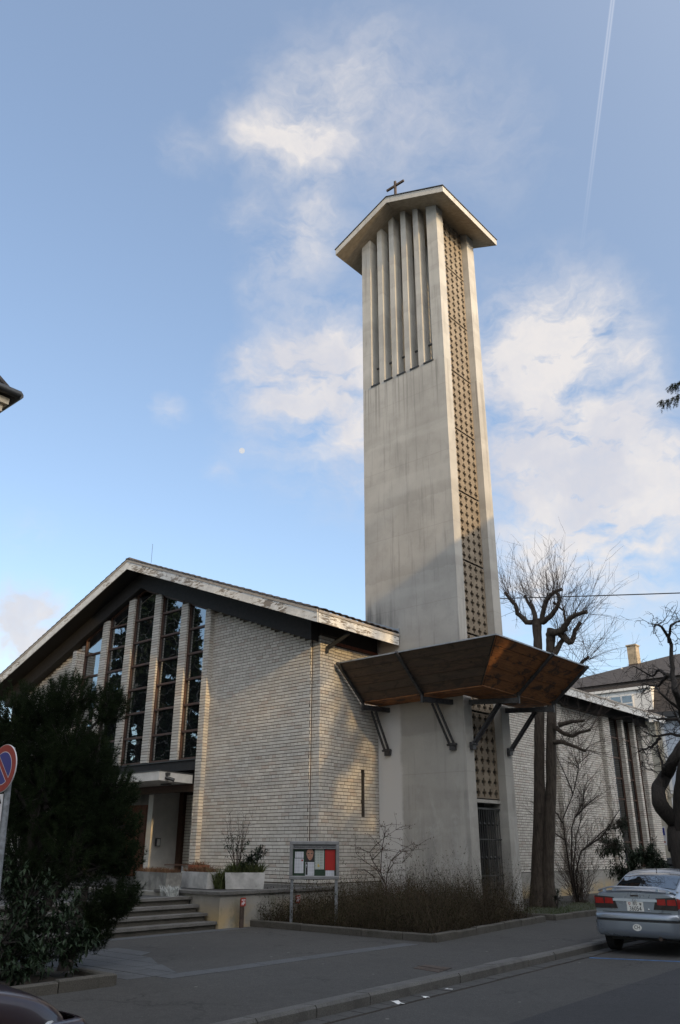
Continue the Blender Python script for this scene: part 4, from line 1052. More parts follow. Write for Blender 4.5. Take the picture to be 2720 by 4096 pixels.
# ---------------------------------------------------------------- plant makers
def leafmesh(mb, p, d, up, L, Wd, fold=.25, curl=.2):
    d = Vector(d).normalized(); s = d.cross(Vector(up))
    if s.length < .05: s = d.cross(Vector((1, .2, 0)))
    s.normalize(); n = s.cross(d).normalized(); p = Vector(p)
    a = p + d * L * .5 + s * Wd / 2 + n * Wd * fold; b = p + d * L * .5 - s * Wd / 2 + n * Wd * fold
    m_ = p + d * L * .5; e = p + d * L - n * L * curl
    mb.add([p, a, m_, b, e], [(0, 1, 2), (0, 2, 3), (1, 4, 2), (2, 4, 3)])
def rand_dir(r): 
    while True:
        v = Vector((r.uniform(-1, 1), r.uniform(-1, 1), r.uniform(-1, 1)))
        if .05 < v.length < 1: return v.normalized()
def wander(r, p, d, L, n, jit, grav=0.0):
    pts = [Vector(p)]; d = Vector(d).normalized()
    for _ in range(n):
        d = (d + rand_dir(r) * jit + Vector((0, 0, grav))).normalized(); pts.append(pts[-1] + d * L / n)
    return pts, d
def leafy(name, label, cat, lobes, mat, nleaf, L, Wd, seed, stem_from=None, shell=.45, droop=.0, group=None):
    r = random.Random(seed)
    t = thing(name, label, cat, stem_from or (lobes[0][0], lobes[0][1], .1), group)
    mb = MB(); st = MB(); vol = [b[3] ** 2 for b in lobes]; tot = sum(vol)
    base = Vector(stem_from or (lobes[0][0], lobes[0][1], .1))
    for (x, y, z, q), v in zip(lobes, vol):
        c = Vector((x, y, z)); k = max(4, int(26 * v / tot * len(lobes)))
        pts = [base + (c - base) * t_ + rand_dir(r) * .06 for t_ in (0, .4, .8)]; st.tube(pts, [.03, .022, .012], 5)
        for s in range(k):
            d = rand_dir(r); d.z = d.z * .8 + .15; rr_ = q * (shell + (1 - shell) * r.random())
            e = c + d * rr_
            if e.z < .2: continue
            sp = [c + d * rr_ * .15, e]; st.tube(sp, [.008, .004], 3, False)
            nl = int(nleaf * v / tot / k) + 1
            for _ in range(nl):
                f = r.uniform(.35, 1.08); ld = (d * .6 + rand_dir(r) * .9 + Vector((0, 0, .25 - droop))).normalized()
                leafmesh(mb, c + d * rr_ * f + rand_dir(r) * q * .10, ld, (0, 0, 1), L * r.uniform(.65, 1.15), Wd * r.uniform(.7, 1.1), .2, r.uniform(0, .35))
    st.build('stem', M['dark_twig'], t); mb.build('foliage', M[mat], t)
    return t
LAUREL = [(-11.33,6.44,1.02,.54),(-10.9,6.82,.80,.47),(-10.62,7.0,.62,.28),(-11.26,6.5,.53,.52),(-10.75,6.78,.45,.42),(-11.51,6.29,1.38,.30),(-11.0,6.0,.6,.5),(-10.6,6.3,.42,.35),(-10.9,5.3,.6,.55),(-11.6,5.6,.9,.6),(-10.35,5.9,.38,.3),(-10.45,5.2,.4,.35),(-10.4,4.5,.4,.35)]
leafy('laurel_bush', 'low broad leaved laurel bush on the bed edge below the dark pine', 'bush', LAUREL, 'laurel_leaf', 5200, .135, .042, 31, (-11.2, 6.2, .12), .35)
# ---- the mountain pine at the left
PINE = [(-12.24,7.24,4.03,.46),(-11.80,7.72,3.90,.40),(-12.83,6.72,3.54,.82),(-12.15,7.36,3.14,.80),(-11.70,7.78,2.54,.54),(-11.42,8.0,1.58,.36),(-11.55,7.88,2.03,.46),(-12.4,7.1,2.54,.96),(-12.0,7.5,1.62,.85),(-12.59,6.94,1.55,.86),(-11.34,8.02,1.02,.32),(-11.58,7.86,.86,.40),(-11.66,7.76,.55,.34),(-12.9,6.74,2.47,.82),(-11.9,7.58,2.22,.66),(-12.7,6.2,3.0,.8),(-13.2,6.4,3.2,.7),(-12.6,7.9,2.6,.6),(-12.5,7.0,3.7,.55),(-12.1,7.4,2.9,.72)]
def pine():
    r = random.Random(41)
    t = thing('pine_tree', 'dark bushy mountain pine covering the left half of the church front', 'tree', (-12.3, 6.9, .12))
    tr = MB(); cr = MB()
    foot = Vector((-12.25, 6.75, .1))
    tr.tube([foot, foot + Vector((.05, .1, .7)), foot + Vector((-.05, .2, 1.6)), foot + Vector((-.1, .3, 2.8))], [.15, .13, .10, .05], 9)
    tr.tube([foot, foot + Vector((.25, .2, .6)), foot + Vector((.45, .6, 1.3)), foot + Vector((.5, .8, 2.6)), foot + Vector((.4, .9, 3.7))], [.12, .10, .07, .05, .02], 8)
    tr.tube([(-11.65, 7.35, .05), (-11.68, 7.5, .5), (-11.7, 7.6, 1.2)], [.11, .10, .05], 8)
    bt = MB()
    for (x, y, z, q) in PINE:
        c = Vector((x, y, z)); s = foot + Vector((.1, .3, min(2.6, max(.5, z * .62)))); md = (s + c) / 2 + rand_dir(r) * .15
        bt.tube([s, md, c], [.045, .03, .015], 5)
        nb = int(215 * (q / .6) ** 2) + 60
        for _ in range(nb):
            d = rand_dir(r); d.z = d.z * .85 + .10
            rad = q * (.30 + .62 * r.random() ** .55)
            e = c + d * rad
            if e.z < .22: continue
            ax = (d * .55 + rand_dir(r) * .35 + Vector((0, 0, .75))).normalized()
            if r.random() < .25: bt.tube([c + d * q * .1, c + d * rad * .7 + Vector((0, 0, -.03)), e], [.010, .007, .004], 3, False)
            ln0 = r.uniform(.10, .20)
            for k in range(5):
                p = e + ax * ln0 * (k / 4 - .5)
                for _n in range(15):
                    nd = (ax * (.55 + .12 * k) + rand_dir(r)).normalized(); ln = r.uniform(.05, .10); w = nd.cross(rand_dir(r)).normalized() * .0031
                    cr.add([p - w, p + w, p + nd * ln], [(0, 1, 2)])
    tr.build('trunk', M['dark_bark'], t, 50); bt.build('branch', M['dark_twig'], t); cr.build('crown', M['needle'], t)
pine()
# ---- bed in front of the tower: nobody could count its twigs
def bed_mass():
    r = random.Random(51); st = MB(); lf = MB(); 
    def inside(x, y): return -15.0 < x < -10.0 - .16 * (y - 14) and 14.2 < y < 19.85
    n = 0
    while n < 8500:
        x, y = r.uniform(-15, -9.9), r.uniform(14.2, 19.8)
        if not inside(x, y): continue
        right = (x + 15) / 5
        h = r.uniform(.35, .75) + .42 * right * r.random() + (.45 * r.random() if r.random() < .15 else 0)
        if y < 14.7: h *= .6 + .35 * right
        h *= .50 + .62 * (1 + sin(2.3 * x + .8 * y) * cos(1.1 * x - 2.7 * y)) * (.75 + .5 * r.random())
        if r.random() < .02: h = r.uniform(.9, 1.35)
        n += 1
        p = Vector((x, y, .12)); pts, d = wander(r, p, (r.gauss(0, .5), r.gauss(0, .5), 1), h, 3, .34)
        w = Vector((r.gauss(0, 1), r.gauss(0, 1), 0)).normalized() * r.uniform(.0025, .005)
        k = len(st.v)
        for i, q in enumerate(pts): st.v += [tuple(q - w * (1 - i * .25)), tuple(q + w * (1 - i * .25))]
        for i in range(3): st.f.append((k + 2 * i, k + 2 * i + 1, k + 2 * i + 3, k + 2 * i + 2)); st.mi.append(0)
        for _ in range(r.randint(6, 13)):
            f = r.random() ** .9; q = pts[0] + (pts[-1] - pts[0]) * f
            if r.random() < .5:
                e = q + (d * .7 + rand_dir(r)).normalized() * r.uniform(.06, .22); s = rand_dir(r) * .0022
                st.add([q - s, q + s, e], [(0, 1, 2)]); q = e
            if r.random() < .9 - .35 * f: leafmesh(lf, q, rand_dir(r), (0, 0, 1), r.uniform(.025, .055), r.uniform(.014, .028))
    o = stuff(st.build('bed_twigs', M['dry_stem']), 'thicket of thin bare stems filling the bed before the tower', 'shrubbery')
    o2 = stuff(lf.build('bed_leaves', M['bed_leaf']), 'dark ground cover leaves in the bed before the tower', 'ground cover')
bed_mass()
ROSE = [[(-12.64,16.17,.96),(-12.62,16.19,1.23),(-12.55,16.26,1.49),(-12.4,16.38,1.69),(-12.16,16.59,1.85)],[(-12.64,16.17,.96),(-12.73,16.09,1.23),(-12.88,15.96,1.5),(-12.92,15.93,1.67),(-12.81,16.03,1.83),(-12.65,16.16,1.99),(-12.45,16.34,2.16)],[(-12.64,16.17,.96),(-12.8,16.03,1.3),(-13.02,15.84,1.48),(-13.16,15.72,1.64)],[(-12.55,16.26,1.49),(-12.34,16.43,1.69),(-12.16,16.59,1.71)],[(-12.62,16.19,1.23),(-12.5,16.29,1.43),(-12.35,16.43,1.44)],[(-12.73,16.09,1.23),(-12.71,16.11,1.71),(-12.66,16.16,2.02),(-12.66,16.16,2.23)],[(-12.88,15.96,1.5),(-12.68,16.14,1.74),(-12.4,16.38,1.66)],[(-12.83,16.01,1.13),(-13.02,15.84,1.3),(-13.21,15.68,1.3)]]
def rose():
    r = random.Random(61); t = thing('rose_bush', 'leggy rose bush with arching bare canes and dark hips between board and tower', 'bush', (-12.66, 16.15, .12))
    st = MB(); lf = MB()
    base = Vector((-12.66, 16.15, .1)); ends = []
    st.tube([base, (-12.64, 16.17, .55), (-12.64, 16.17, .96)], [.022, .020, .016], 6)
    for p in ROSE:
        st.tube(p, [.014 - .010 * i / (len(p) - 1) for i in range(len(p))], 5); ends += [Vector(q) for q in p[1:]]
    for k in range(80):
        q = r.choice(ends) if k < 50 else base + Vector((r.uniform(-.7, .9), r.uniform(-.4, .5), r.uniform(.3, .9)))
        pts, d = wander(r, q, Vector((r.gauss(0, .7), r.gauss(0, .5), r.uniform(-.1, .9))), r.uniform(.25, .6), 4, .25, -.03)
        st.tube(pts, [.006, .005, .004, .003, .002], 4, False)
        for _ in range(r.randint(3, 8)):
            a = r.choice(pts[1:]) + rand_dir(r) * .05
            if r.random() < .45: lf.lathe(a, [(.002, -.012), (.011, 0), (.002, .014)], 5)
            else: leafmesh(lf, a, rand_dir(r), (0, 0, 1), r.uniform(.03, .05), r.uniform(.018, .03), .3, .4)
    st.build('canes', M['twig'], t); lf.build('hips_and_leaves', M['dead_leaf'], t)
rose()
# ---- shrubs in the troughs
def sparse_shrub(name, label, base, hgt, nst, nlf, seed, mat, L, Wd, spread=.4, bare_top=True):
    r = random.Random(seed); t = thing(name, label, 'bush', base)
    st = MB(); lf = MB(); base = Vector(base)
    for _ in range(nst):
        d = Vector((r.gauss(0, spread), r.gauss(0, spread), 1))
        pts, d2 = wander(r, base + Vector((r.uniform(-.06, .06), r.uniform(-.06, .06), 0)), d, hgt * r.uniform(.65, 1.05), 6, .16)
        st.tube(pts, [.011, .010, .008, .006, .005, .004, .002], 4, False)
        for i, q in enumerate(pts[2:]):
            for _k in range(2):
                p2, _ = wander(r, q, d2 + rand_dir(r) * .8, hgt * .14, 2, .3); st.tube(p2, [.004, .003, .0015], 3, False)
                if (not bare_top) or q.z < base.z + hgt * .55:
                    for _m in range(int(nlf / nst / 10) + 1): leafmesh(lf, p2[-1] + rand_dir(r) * .04, (d2 * .3 + rand_dir(r)), (0, 0, 1), L * r.uniform(.7, 1.1), Wd, .2, .3)
    st.build('stem', M['twig'], t); lf.build('foliage', M[mat], t)
sparse_shrub('potted_shrub', 'tall thin shrub with bare top twigs in the trough of evergreens', PB(-.22, 0, .31), 1.35, 11, 420, 71, 'dark_leaf', .07, .032, .20)
leafy('rhododendron', 'rounded dark rhododendron in the trough of evergreens nearest the board', 'bush', [(*PB(.12, .02, .62), .24), (*PB(.32, 0, .78), .22), (*PB(-.02, .05, .50), .22)], 'dark_leaf', 520, .10, .035, 72, tuple(PB(.15, 0, .30)), .3)
MB_ = blades(lambda a, b, z: (-16.25 + a, 12.78 + b, z), .34, .25, .735, 330, .10, .30, 'silver_leaf', 'silver_ragwort', 'silvery white ragwort growing at the top step below the grey trough', 'plant', .38, .011)
# ---- evergreen and bare shrubs by the side wall
leafy('evergreen_shrub', 'dark narrow leaved evergreen shrub by the far end of the side wall', 'bush', [(-12.6, 30.0, .9, .9), (-12.2, 30.5, 1.5, .8), (-13.2, 30.2, 1.8, .7), (-12.0, 31.0, .8, .8), (-13.0, 30.6, 2.5, .45), (-11.8, 30.4, 1.1, .5)], 'dark_leaf', 7500, .20, .042, 81, (-12.6, 30.3, .1), .3, .35)
leafy('seedling_bush', 'small leafy seedling at the foot of the twin stemmed tree', 'bush', [(-12.55, 24.3, .38, .2), (-12.5, 24.35, .55, .14)], 'dark_leaf', 90, .08, .035, 82, (-12.55, 24.3, .1))
SHR = [[(-13.53,1.03),(-13.6,2.03),(-13.65,2.71),(-13.33,3.52),(-12.92,4.34),(-12.86,4.48),(-12.44,4.74)],[(-13.47,1.03),(-13.4,2.43),(-13.3,2.76),(-12.95,3.29),(-12.9,3.51)],[(-13.32,1.03),(-13.15,1.69),(-12.81,2.0),(-12.23,2.34),(-11.58,2.41)],[(-13.3,2.76),(-12.85,3.15),(-12.21,3.43)],[(-13.66,2.57),(-13.82,2.88),(-14.02,3.1)],[(-13.6,2.03),(-13.89,2.22),(-14.15,2.47)],[(-13.33,3.52),(-13.52,4.09),(-13.8,4.83)],[(-12.92,4.34),(-13.09,4.5)],[(-13.15,1.69),(-12.37,2.16),(-11.55,3.04)],[(-13.41,1.03),(-13.28,2.16),(-13.12,2.7),(-12.77,3.78)]]
def twigs(mb, r, p, d, L, rad, depth, arch=.02, side=.75):
    n = 5; pts, d2 = wander(r, p, d, L, n, .10, arch)
    mb.tube(pts, [rad * (1 - .8 * i / n) for i in range(n + 1)], 3 if rad < .012 else 5, False)
    if depth > 0:
        for _ in range(r.randint(3, 5)):
            i = r.randint(1, n); dd = ((pts[i] - pts[i - 1]).normalized() + rand_dir(r) * side).normalized()
            twigs(mb, r, pts[i], dd, L * r.uniform(.3, .5), rad * .55, depth - 1, arch, side)
def bare_shrub():
    r = random.Random(91); t = thing('bare_shrub', 'tall bare many stemmed shrub spreading before the brick side wall', 'bush', (-13.45, 27.5, .12))
    st = MB(); tw = MB(); yy = 27.5
    for p in SHR:
        q0 = [(x, yy + .22 * sin(3 * x + z), z) for x, z in p]
        if p[0][1] == 1.03: q0 = [(-13.45 + r.uniform(-.08, .08), yy, .08)] + q0
        st.tube(q0, [.030 - .022 * i / (len(q0) - 1) for i in range(len(q0))], 6)
        for i in range(1, len(q0)):
            for _ in range(9):
                a = Vector(q0[i - 1]) + (Vector(q0[i]) - Vector(q0[i - 1])) * r.random()
                twigs(tw, r, a, (Vector(q0[i]) - Vector(q0[i - 1])).normalized() + rand_dir(r) * .8 + Vector((0, 0, .3)), r.uniform(.5, 1.3), .007, 2, .0)
    for _ in range(44):
        twigs(tw, r, (-13.4 + r.uniform(-.2, .25), yy + r.uniform(-.2, .2), .08), (r.gauss(0, .35), r.gauss(0, .25), 1), r.uniform(1.2, 2.2), .010, 2, .0)
    st.build('stem', M['dark_twig'], t); tw.build('twigs', M['twig'], t)
bare_shrub()
# ---- twin-stemmed pollard
TWU = [[(-12.51,8.88),(-12.88,8.95),(-13.17,9.3),(-13.19,9.61),(-13.34,9.8),(-13.49,10.08)],[(-12.59,8.85),(-12.65,9.3),(-12.78,9.6),(-12.91,9.64),(-13.1,10.04)],[(-12.36,8.85),(-12.23,9.22),(-12.04,9.52),(-11.86,9.67),(-11.63,9.73),(-11.35,9.76)],[(-12.11,9.5),(-12.16,9.91)],[(-12.34,8.85),(-12.0,8.97),(-11.69,9.19),(-11.49,9.48),(-11.57,9.7)],[(-11.88,9.49),(-11.66,9.21)],[(-12.08,8.45),(-11.78,8.43),(-11.59,8.43),(-11.28,8.73),(-11.02,8.83),(-10.57,8.84)],[(-11.78,8.43),(-11.67,8.27),(-11.51,8.07),(-11.46,8.12),(-11.34,8.48),(-11.17,8.74)],[(-11.5,8.42),(-11.42,9.16)],[(-12.16,7.6),(-11.92,7.99),(-11.77,8.3)],[(-12.2,6.4),(-11.61,6.95),(-11.29,7.1),(-11.0,7.26),(-10.69,7.38)]]
TWL = [[(-12.29,5.53),(-12.25,5.36),(-11.98,5.15),(-11.73,5.06),(-11.43,5.16),(-11.11,5.21)],[(-12.1,5.43),(-11.62,5.49),(-11.19,5.48)],[(-12.33,4.94),(-12.01,4.89),(-11.76,4.77),(-11.33,4.58)]]
def pollard():
    r = random.Random(101); yy = 24.6
    t = thing('pollard_tree', 'bare twin stemmed pollard with knuckled limbs and a haze of shoots behind the canopy', 'tree', (-13.2, yy, .12))
    a = [(-13.36, yy - .05, .05), (-13.30, yy - .05, .6), (-13.25, yy, 1.2), (-12.98, yy, 3.38), (-12.80, yy, 5.19), (-12.67, yy, 6.3), (-12.56, yy, 7.9), (-12.52, yy, 8.75), (-12.50, yy, 8.98)]
    b = [(-13.04, yy + .1, .05), (-13.0, yy + .1, .6), (-12.98, yy + .1, 1.16), (-12.65, yy + .12, 3.36), (-12.44, yy + .12, 5.17), (-12.31, yy + .12, 6.25), (-12.18, yy + .1, 7.75), (-12.10, yy + .1, 8.35), (-12.05, yy + .1, 8.58)]
    def wob(L): return [Vector(p) + Vector((r.uniform(-.015, .015), r.uniform(-.015, .015), 0)) for p in L]
    def dense(L, rad, nsub=4):
        P, Q = [], []
        for i in range(len(L) - 1):
            for k in range(nsub):
                f = k / nsub; P.append(Vector(L[i]).lerp(Vector(L[i + 1]), f) + rand_dir(r) * .012); Q.append((rad[i] + (rad[i + 1] - rad[i]) * f) * r.uniform(.95, 1.06))
        P.append(Vector(L[-1])); Q.append(rad[-1]); return P, Q
    for L, rad in ((a, [.28, .225, .20, .172, .16, .152, .138, .155, .18]), (b, [.25, .21, .19, .17, .16, .15, .14, .155, .15])):
        P, Q = dense(L, rad); mb = MB().tube(P, Q, 14)
        for _ in range(9):
            i = r.randint(6, len(P) - 4); d = Vector((r.uniform(-1, 1), -abs(r.uniform(.2, 1)), 0)).normalized(); mb.lathe(P[i] + d * Q[i] * .85, [(.07, -.03), (.065, .02), (.04, .035), (.0, .02)], 8, d)
        mb.build('trunk', M['bark'], t, 60)
    lm = MB(); tw = MB()
    for idx, p in enumerate(TWU + TWL):
        pts = [(x, yy + .05 + (.5 if idx % 2 else -.4) * i / len(p) * (1 if idx < len(TWU) else .3), z) for i, (x, z) in enumerate(p)]
        rad0 = (.10 if idx in (0, 1, 2, 4) else .13 if idx in (6, 7, 9) else .055 if idx in (3, 5, 8) else .085)
        P, Q = dense(pts, [rad0 * (1 - .55 * i / (len(pts) - 1)) for i in range(len(pts))], 3)
        Q[-1] *= 1.25; lm.tube(P, Q, 8)
        for i in range(2, len(P)):
            for _ in range(3 if idx < len(TWU) else 2):
                up = Vector((r.gauss(0, .45), r.gauss(0, .45), 1.0)) if r.random() < .68 else rand_dir(r) + Vector((.25, 0, .1))
                ctr = Vector((-12.0, yy, 8.7)); up += (P[i] - ctr).normalized() * .5
                L = r.uniform(.7, 2.1) if up.z > .3 else r.uniform(.5, 1.3)
                if idx >= len(TWU): L *= .7
                n = 6; q, d2 = wander(r, P[i], up, L, n, .09, .02)
                tw.tube(q, [.0085 * (1 - .75 * k / n) for k in range(n + 1)], 3, False)
                for _k in range(r.randint(3, 6)):
                    j = r.randint(1, n); dd = ((q[j] - q[j - 1]).normalized() + rand_dir(r) * .7).normalized()
                    s, _d = wander(r, q[j], dd, L * r.uniform(.18, .38), 3, .15, .03); tw.tube(s, [.0045, .004, .003, .002], 3, False)
    # drooping shoots on the street side
    for _ in range(34):
        p = Vector(r.choice([(-10.8, yy, 7.35), (-10.6, yy, 8.8), (-11.1, yy, 5.2), (-11.3, yy, 4.6), (-11.3, yy, 7.1)])); q, _d = wander(r, p, (r.uniform(.1, 1), r.gauss(0, .5), r.uniform(-.1, .9)), r.uniform(1.0, 2.2), 8, .10, -.075)
        tw.tube(q, [.007 * (1 - .1 * k) for k in range(9)], 3, False)
        for _k in range(5):
            j = r.randint(2, 8); s, _d = wander(r, q[j], rand_dir(r) + Vector((0, 0, .2)), .45, 3, .2); tw.tube(s, [.004, .003, .0025, .002], 3, False)
    lm.build('limb', M['bark'], t, 60); tw.build('crown', M['twig'], t)
pollard()
# ---- corkscrew tree at the right edge
CUR = [[(-8.66,1.7),(-8.72,2.4),(-8.88,2.95),(-8.94,3.37),(-8.80,3.71),(-8.28,4.05),(-8.0,4.6),(-8.05,5.4),(-7.95,5.9),(-8.09,6.4),(-8.06,7.4)],[(-8.60,1.8),(-8.39,3.06),(-8.05,3.9),(-7.7,4.7),(-7.3,5.6)],[(-8.06,7.4),(-8.06,7.79),(-8.36,7.98),(-8.5,7.93)],[(-8.06,7.4),(-7.79,7.81),(-7.6,8.04)],[(-8.09,6.38),(-8.43,6.62),(-8.77,6.53),(-9.06,6.77)],[(-8.09,6.38),(-8.63,6.2),(-9.0,6.31)],[(-8.0,4.7),(-8.46,4.82),(-8.78,4.73),(-9.08,4.87)],[(-8.78,4.73),(-9.01,4.5),(-9.22,4.33)],[(-8.92,3.37),(-8.66,3.88),(-8.77,4.36),(-8.93,4.56)],[(-8.02,5.39),(-8.41,5.92),(-8.73,6.34)],[(-8.06,5.15),(-8.65,5.2),(-9.07,5.37)],[(-7.7,4.7),(-8.1,5.0),(-8.3,5.6)]]
def corkscrew():
    r = random.Random(111); yy = 24.0
    t = thing('corkscrew_tree', 'dark bare street tree with contorted limbs at the right edge behind the silver car', 'tree', (-8.6, yy, .12))
    MB().tube([(-8.45, yy, .05), (-8.48, yy, .7), (-8.54, yy, 1.4), (-8.60, yy, 1.9), (-8.64, yy, 2.2)], [.40, .34, .31, .28, .20], 14).build('trunk', M['dark_bark'], t, 60)
    lm = MB(); tw = MB()
    def squirm(p, d, L, rad, depth):
        n = 7; pts = [Vector(p)]; d = Vector(d).normalized()
        for k in range(n):
            d = (d + rand_dir(r) * .75).normalized(); pts.append(pts[-1] + d * L / n)
        tw.tube(pts, [rad * (1 - .65 * i / n) for i in range(n + 1)], 4, False)
        if depth:
            for _ in range(4):
                i = r.randint(2, n); squirm(pts[i], (pts[i] - pts[i - 1]).normalized() + rand_dir(r), L * .55, rad * .6, depth - 1)
    for idx, p in enumerate(CUR):
        pts = [Vector((x, yy + .35 * sin(2.1 * i + idx), z)) for i, (x, z) in enumerate(p)]
        r0 = .25 if idx < 2 else .05; r1 = .05 if idx < 2 else .016
        P, Q = [], []
        for i in range(len(pts) - 1):
            for k in range(4): P.append(pts[i].lerp(pts[i + 1], k / 4) + rand_dir(r) * .02); Q.append(r0 + (r1 - r0) * (i + k / 4) / (len(pts) - 1))
        P.append(pts[-1]); Q.append(r1); lm.tube(P, Q, 8)
        for i in range(3 if idx > 1 else 10, len(P)):
            for _ in range(1): squirm(P[i], rand_dir(r) + Vector((-.3, 0, .1)), r.uniform(.45, 1.0), .012, 1)
    lm.build('limb', M['dark_bark'], t, 60); tw.build('crown', M['dark_twig'], t)
corkscrew()
# ---- conifer whose drooping branch hangs into the picture at the right
def conifer(name, label, base, H, radius, seed, cone=True, nbr=60, zlo=.1, spec=None, sp=1.0, cw=None, mat='needle'):
    r = random.Random(seed); t = thing(name, label, 'tree', base); b = Vector(base)
    tr = MB().tube([b, b + Vector((0, 0, H * .5)), b + Vector((0, 0, H))], [.24, .16, .03], 8); cr = MB(); br = MB()
    lst = []
    for k in range(nbr):
        f = zlo + (1 - zlo) * (k / nbr); a = k * 2.4 + r.uniform(-.3, .3); L = radius * (1.02 - f) / (1.02 - zlo) * r.uniform(.8, 1.1) + .15
        lst.append((b + Vector((0, 0, H * f)), Vector((cos(a), sin(a), -.12)), L))
    if spec: lst = lst + spec
    for (p, d, L) in lst:
        n = 7; pts = [p + d * L * i / n + Vector((0, 0, -.10 * L * (i / n) ** 2 + (.06 * L if i == n else 0))) for i in range(n + 1)]
        br.tube(pts, [.035 * (1 - .8 * i / n) for i in range(n + 1)], 4, False)
        for i in range(2, n + 1):
            for _ in range(int(5 * sp)):
                q = pts[i] + rand_dir(r) * .05; dd = (d * .5 + rand_dir(r) * .6 + Vector((0, 0, -.9))).normalized(); l2 = r.uniform(.25, .6) * min(1.0, .5 + L * .25)
                s, _d = wander(r, q, dd, l2, 3, .12, -.05)
                br.tube(s, [.006, .005, .004, .003], 3, False)
                for a2, b2 in zip(s[:-1], s[1:]):
                    for _k in range(int(9 * sp)):
                        c = a2.lerp(b2, r.random()); nd = ((b2 - a2).normalized() * .6 + rand_dir(r)).normalized(); w = nd.cross(rand_dir(r)).normalized() * (cw or .011 / sp ** .5)
                        cr.add([c - w, c + w, c + nd * (r.uniform(.05, .10) if not cw else cw * r.uniform(2.2, 4.5))], [(0, 1, 2)])
    tr.build('trunk', M['dark_bark'], t, 60); br.build('branch', M['dark_twig'], t); cr.build('crown', M[mat], t)
TB = Vector((-7.55, 29.9, 18.62))
conifer('spruce_tree', 'dark spruce branch with hanging twigs entering at the right picture edge', (-6.9, 30.1, .1), 19.6, .4, 121, nbr=5, zlo=.9,
        spec=[(TB + Vector((.3, .1, .0)), Vector((-.97, -.10, -.06)), 1.55), (TB + Vector((.3, .1, .45)), Vector((-.97, -.12, .05)), 1.05), (TB + Vector((.3, .4, -.5)), Vector((-.98, .05, -.05)), .75)], sp=1.6)
# grass on the lawn
def lawn_grass():
    r = random.Random(131); mb = MB()
    for _ in range(15000):
        y = 20.3 + 24 * r.random() ** 1.8; xa = -10.7 - .02 * (y - 20); x = xa + (-15.6 - xa) * r.random(); f = (x - xa) / (-15.72 - xa)
        z = .19 - .15 * f; h = r.uniform(.04, .11); d = Vector((r.gauss(0, .4), r.gauss(0, .4), 1)).normalized(); w = Vector((r.gauss(0, 1), r.gauss(0, 1), 0)).normalized() * .006; p = Vector((x, y, z - .01))
        mb.add([p - w, p + w, p + d * h], [(0, 1, 2)])
    stuff(mb.build('lawn_grass', M['grass_blade']), 'short winter grass on the strip beside the church wall', 'grass')
lawn_grass()

# ================================================================ notice board
nb = thing('notice_board', 'grey metal glazed parish notice board on two posts in the planting bed', 'notice board', (-13.55, 14.7, .12))
r_ = Vector((.737, .676, 0)); n_ = Vector((.676, -.737, 0)); z_ = Vector((0, 0, 1)); C0 = Vector((-13.55, 14.70, 1.50))
def NP(a, b, c): return C0 + r_ * a + z_ * b + n_ * c
def nbox(mb, a0, a1, b0, b1, c0, c1): return mb.hexa([NP(a0, b0, c1), NP(a1, b0, c1), NP(a1, b0, c0), NP(a0, b0, c0), NP(a0, b1, c1), NP(a1, b1, c1), NP(a1, b1, c0), NP(a0, b1, c0)])
HW, HH = .565, .40
fm = MB()
nbox(fm, -HW, HW, HH - .075, HH, -.06, .06); nbox(fm, -HW, HW, -HH, -HH + .075, -.06, .06)
nbox(fm, -HW, -HW + .075, -HH + .075, HH - .075, -.06, .06); nbox(fm, HW - .075, HW, -HH + .075, HH - .075, -.06, .06)
fr_ = fm.build('case_frame', M['aluminium'], nb)
bev = fr_.modifiers.new('bevel', 'BEVEL'); bev.width = .012; bev.segments = 2
nbox(MB(), -HW + .075, HW - .075, -HH + .075, HH - .075, -.055, -.02).build('felt_panel', M['felt_green'], nb)
hd = nbox(MB(), -HW + .077, HW - .077, HH - .165, HH - .085, -.019, .02).build('header_strip', M['aluminium'], nb)
text('Paroisse catholique romaine de langue fran\u00e7aise - Eglise du Sacr\u00e9-Coeur', 'lettering', NP(0, HH - .125, .0225), r_, z_, .05, M['black_print'], hd, .93)
for s in (-.50, .50):
    nbox(MB(), s - .032, s + .032, -1.45, -HH + .02, -.05, .03).build('post', M['galvanised'], nb)
def sheet(a0, a1, b0, b1, mat, c=-.018, name='paper_sheet', par=nb): return nbox(MB(), a0, a1, b0, b1, c, c + .003).build(name, M[mat], par)
q = HW - .075
def AX(f): return -q + 2 * q * f
def BY_(f): return (HH - .165) - f * (HH - .165 + HH - .075)
p1 = sheet(AX(.05), AX(.25), BY_(.33), BY_(.10), 'paper_white')
p2 = sheet(AX(.04), AX(.25), BY_(.90), BY_(.355), 'paper_white')
sheet(AX(.20), AX(.235), BY_(.46), BY_(.39), 'dull_red', -.0145, 'printed_picture', p2)
p3 = sheet(AX(.295), AX(.50), BY_(.48), BY_(.02), 'black_print', -.018, 'portrait_poster')
MB().add([NP(AX(.398) + .085 * cos(t * pi / 8) * (1 if sin(t * pi / 8) > 0 else .86 - .12 * abs(sin(t * pi / 8))), BY_(.20) + .125 * sin(t * pi / 8), -.0145) for t in range(16)] , [tuple(range(16))]).build('printed_face', M['skin_print'], p3)
for da in (-.036, .036): nbox(MB(), AX(.398) + da - .02, AX(.398) + da + .02, BY_(.165) - .010, BY_(.165) + .008, -.0142, -.0138).build('printed_glasses', M['black_print'], p3)
nbox(MB(), AX(.398) - .03, AX(.398) + .03, BY_(.345) - .004, BY_(.345) + .004, -.0142, -.0138).build('printed_mouth', M['dull_red'], p3)
p4 = sheet(AX(.29), AX(.50), BY_(.99), BY_(.49), 'paper_white'); sheet(AX(.30), AX(.345), BY_(.965), BY_(.50), 'black_print', -.0145, 'printed_picture', p4)
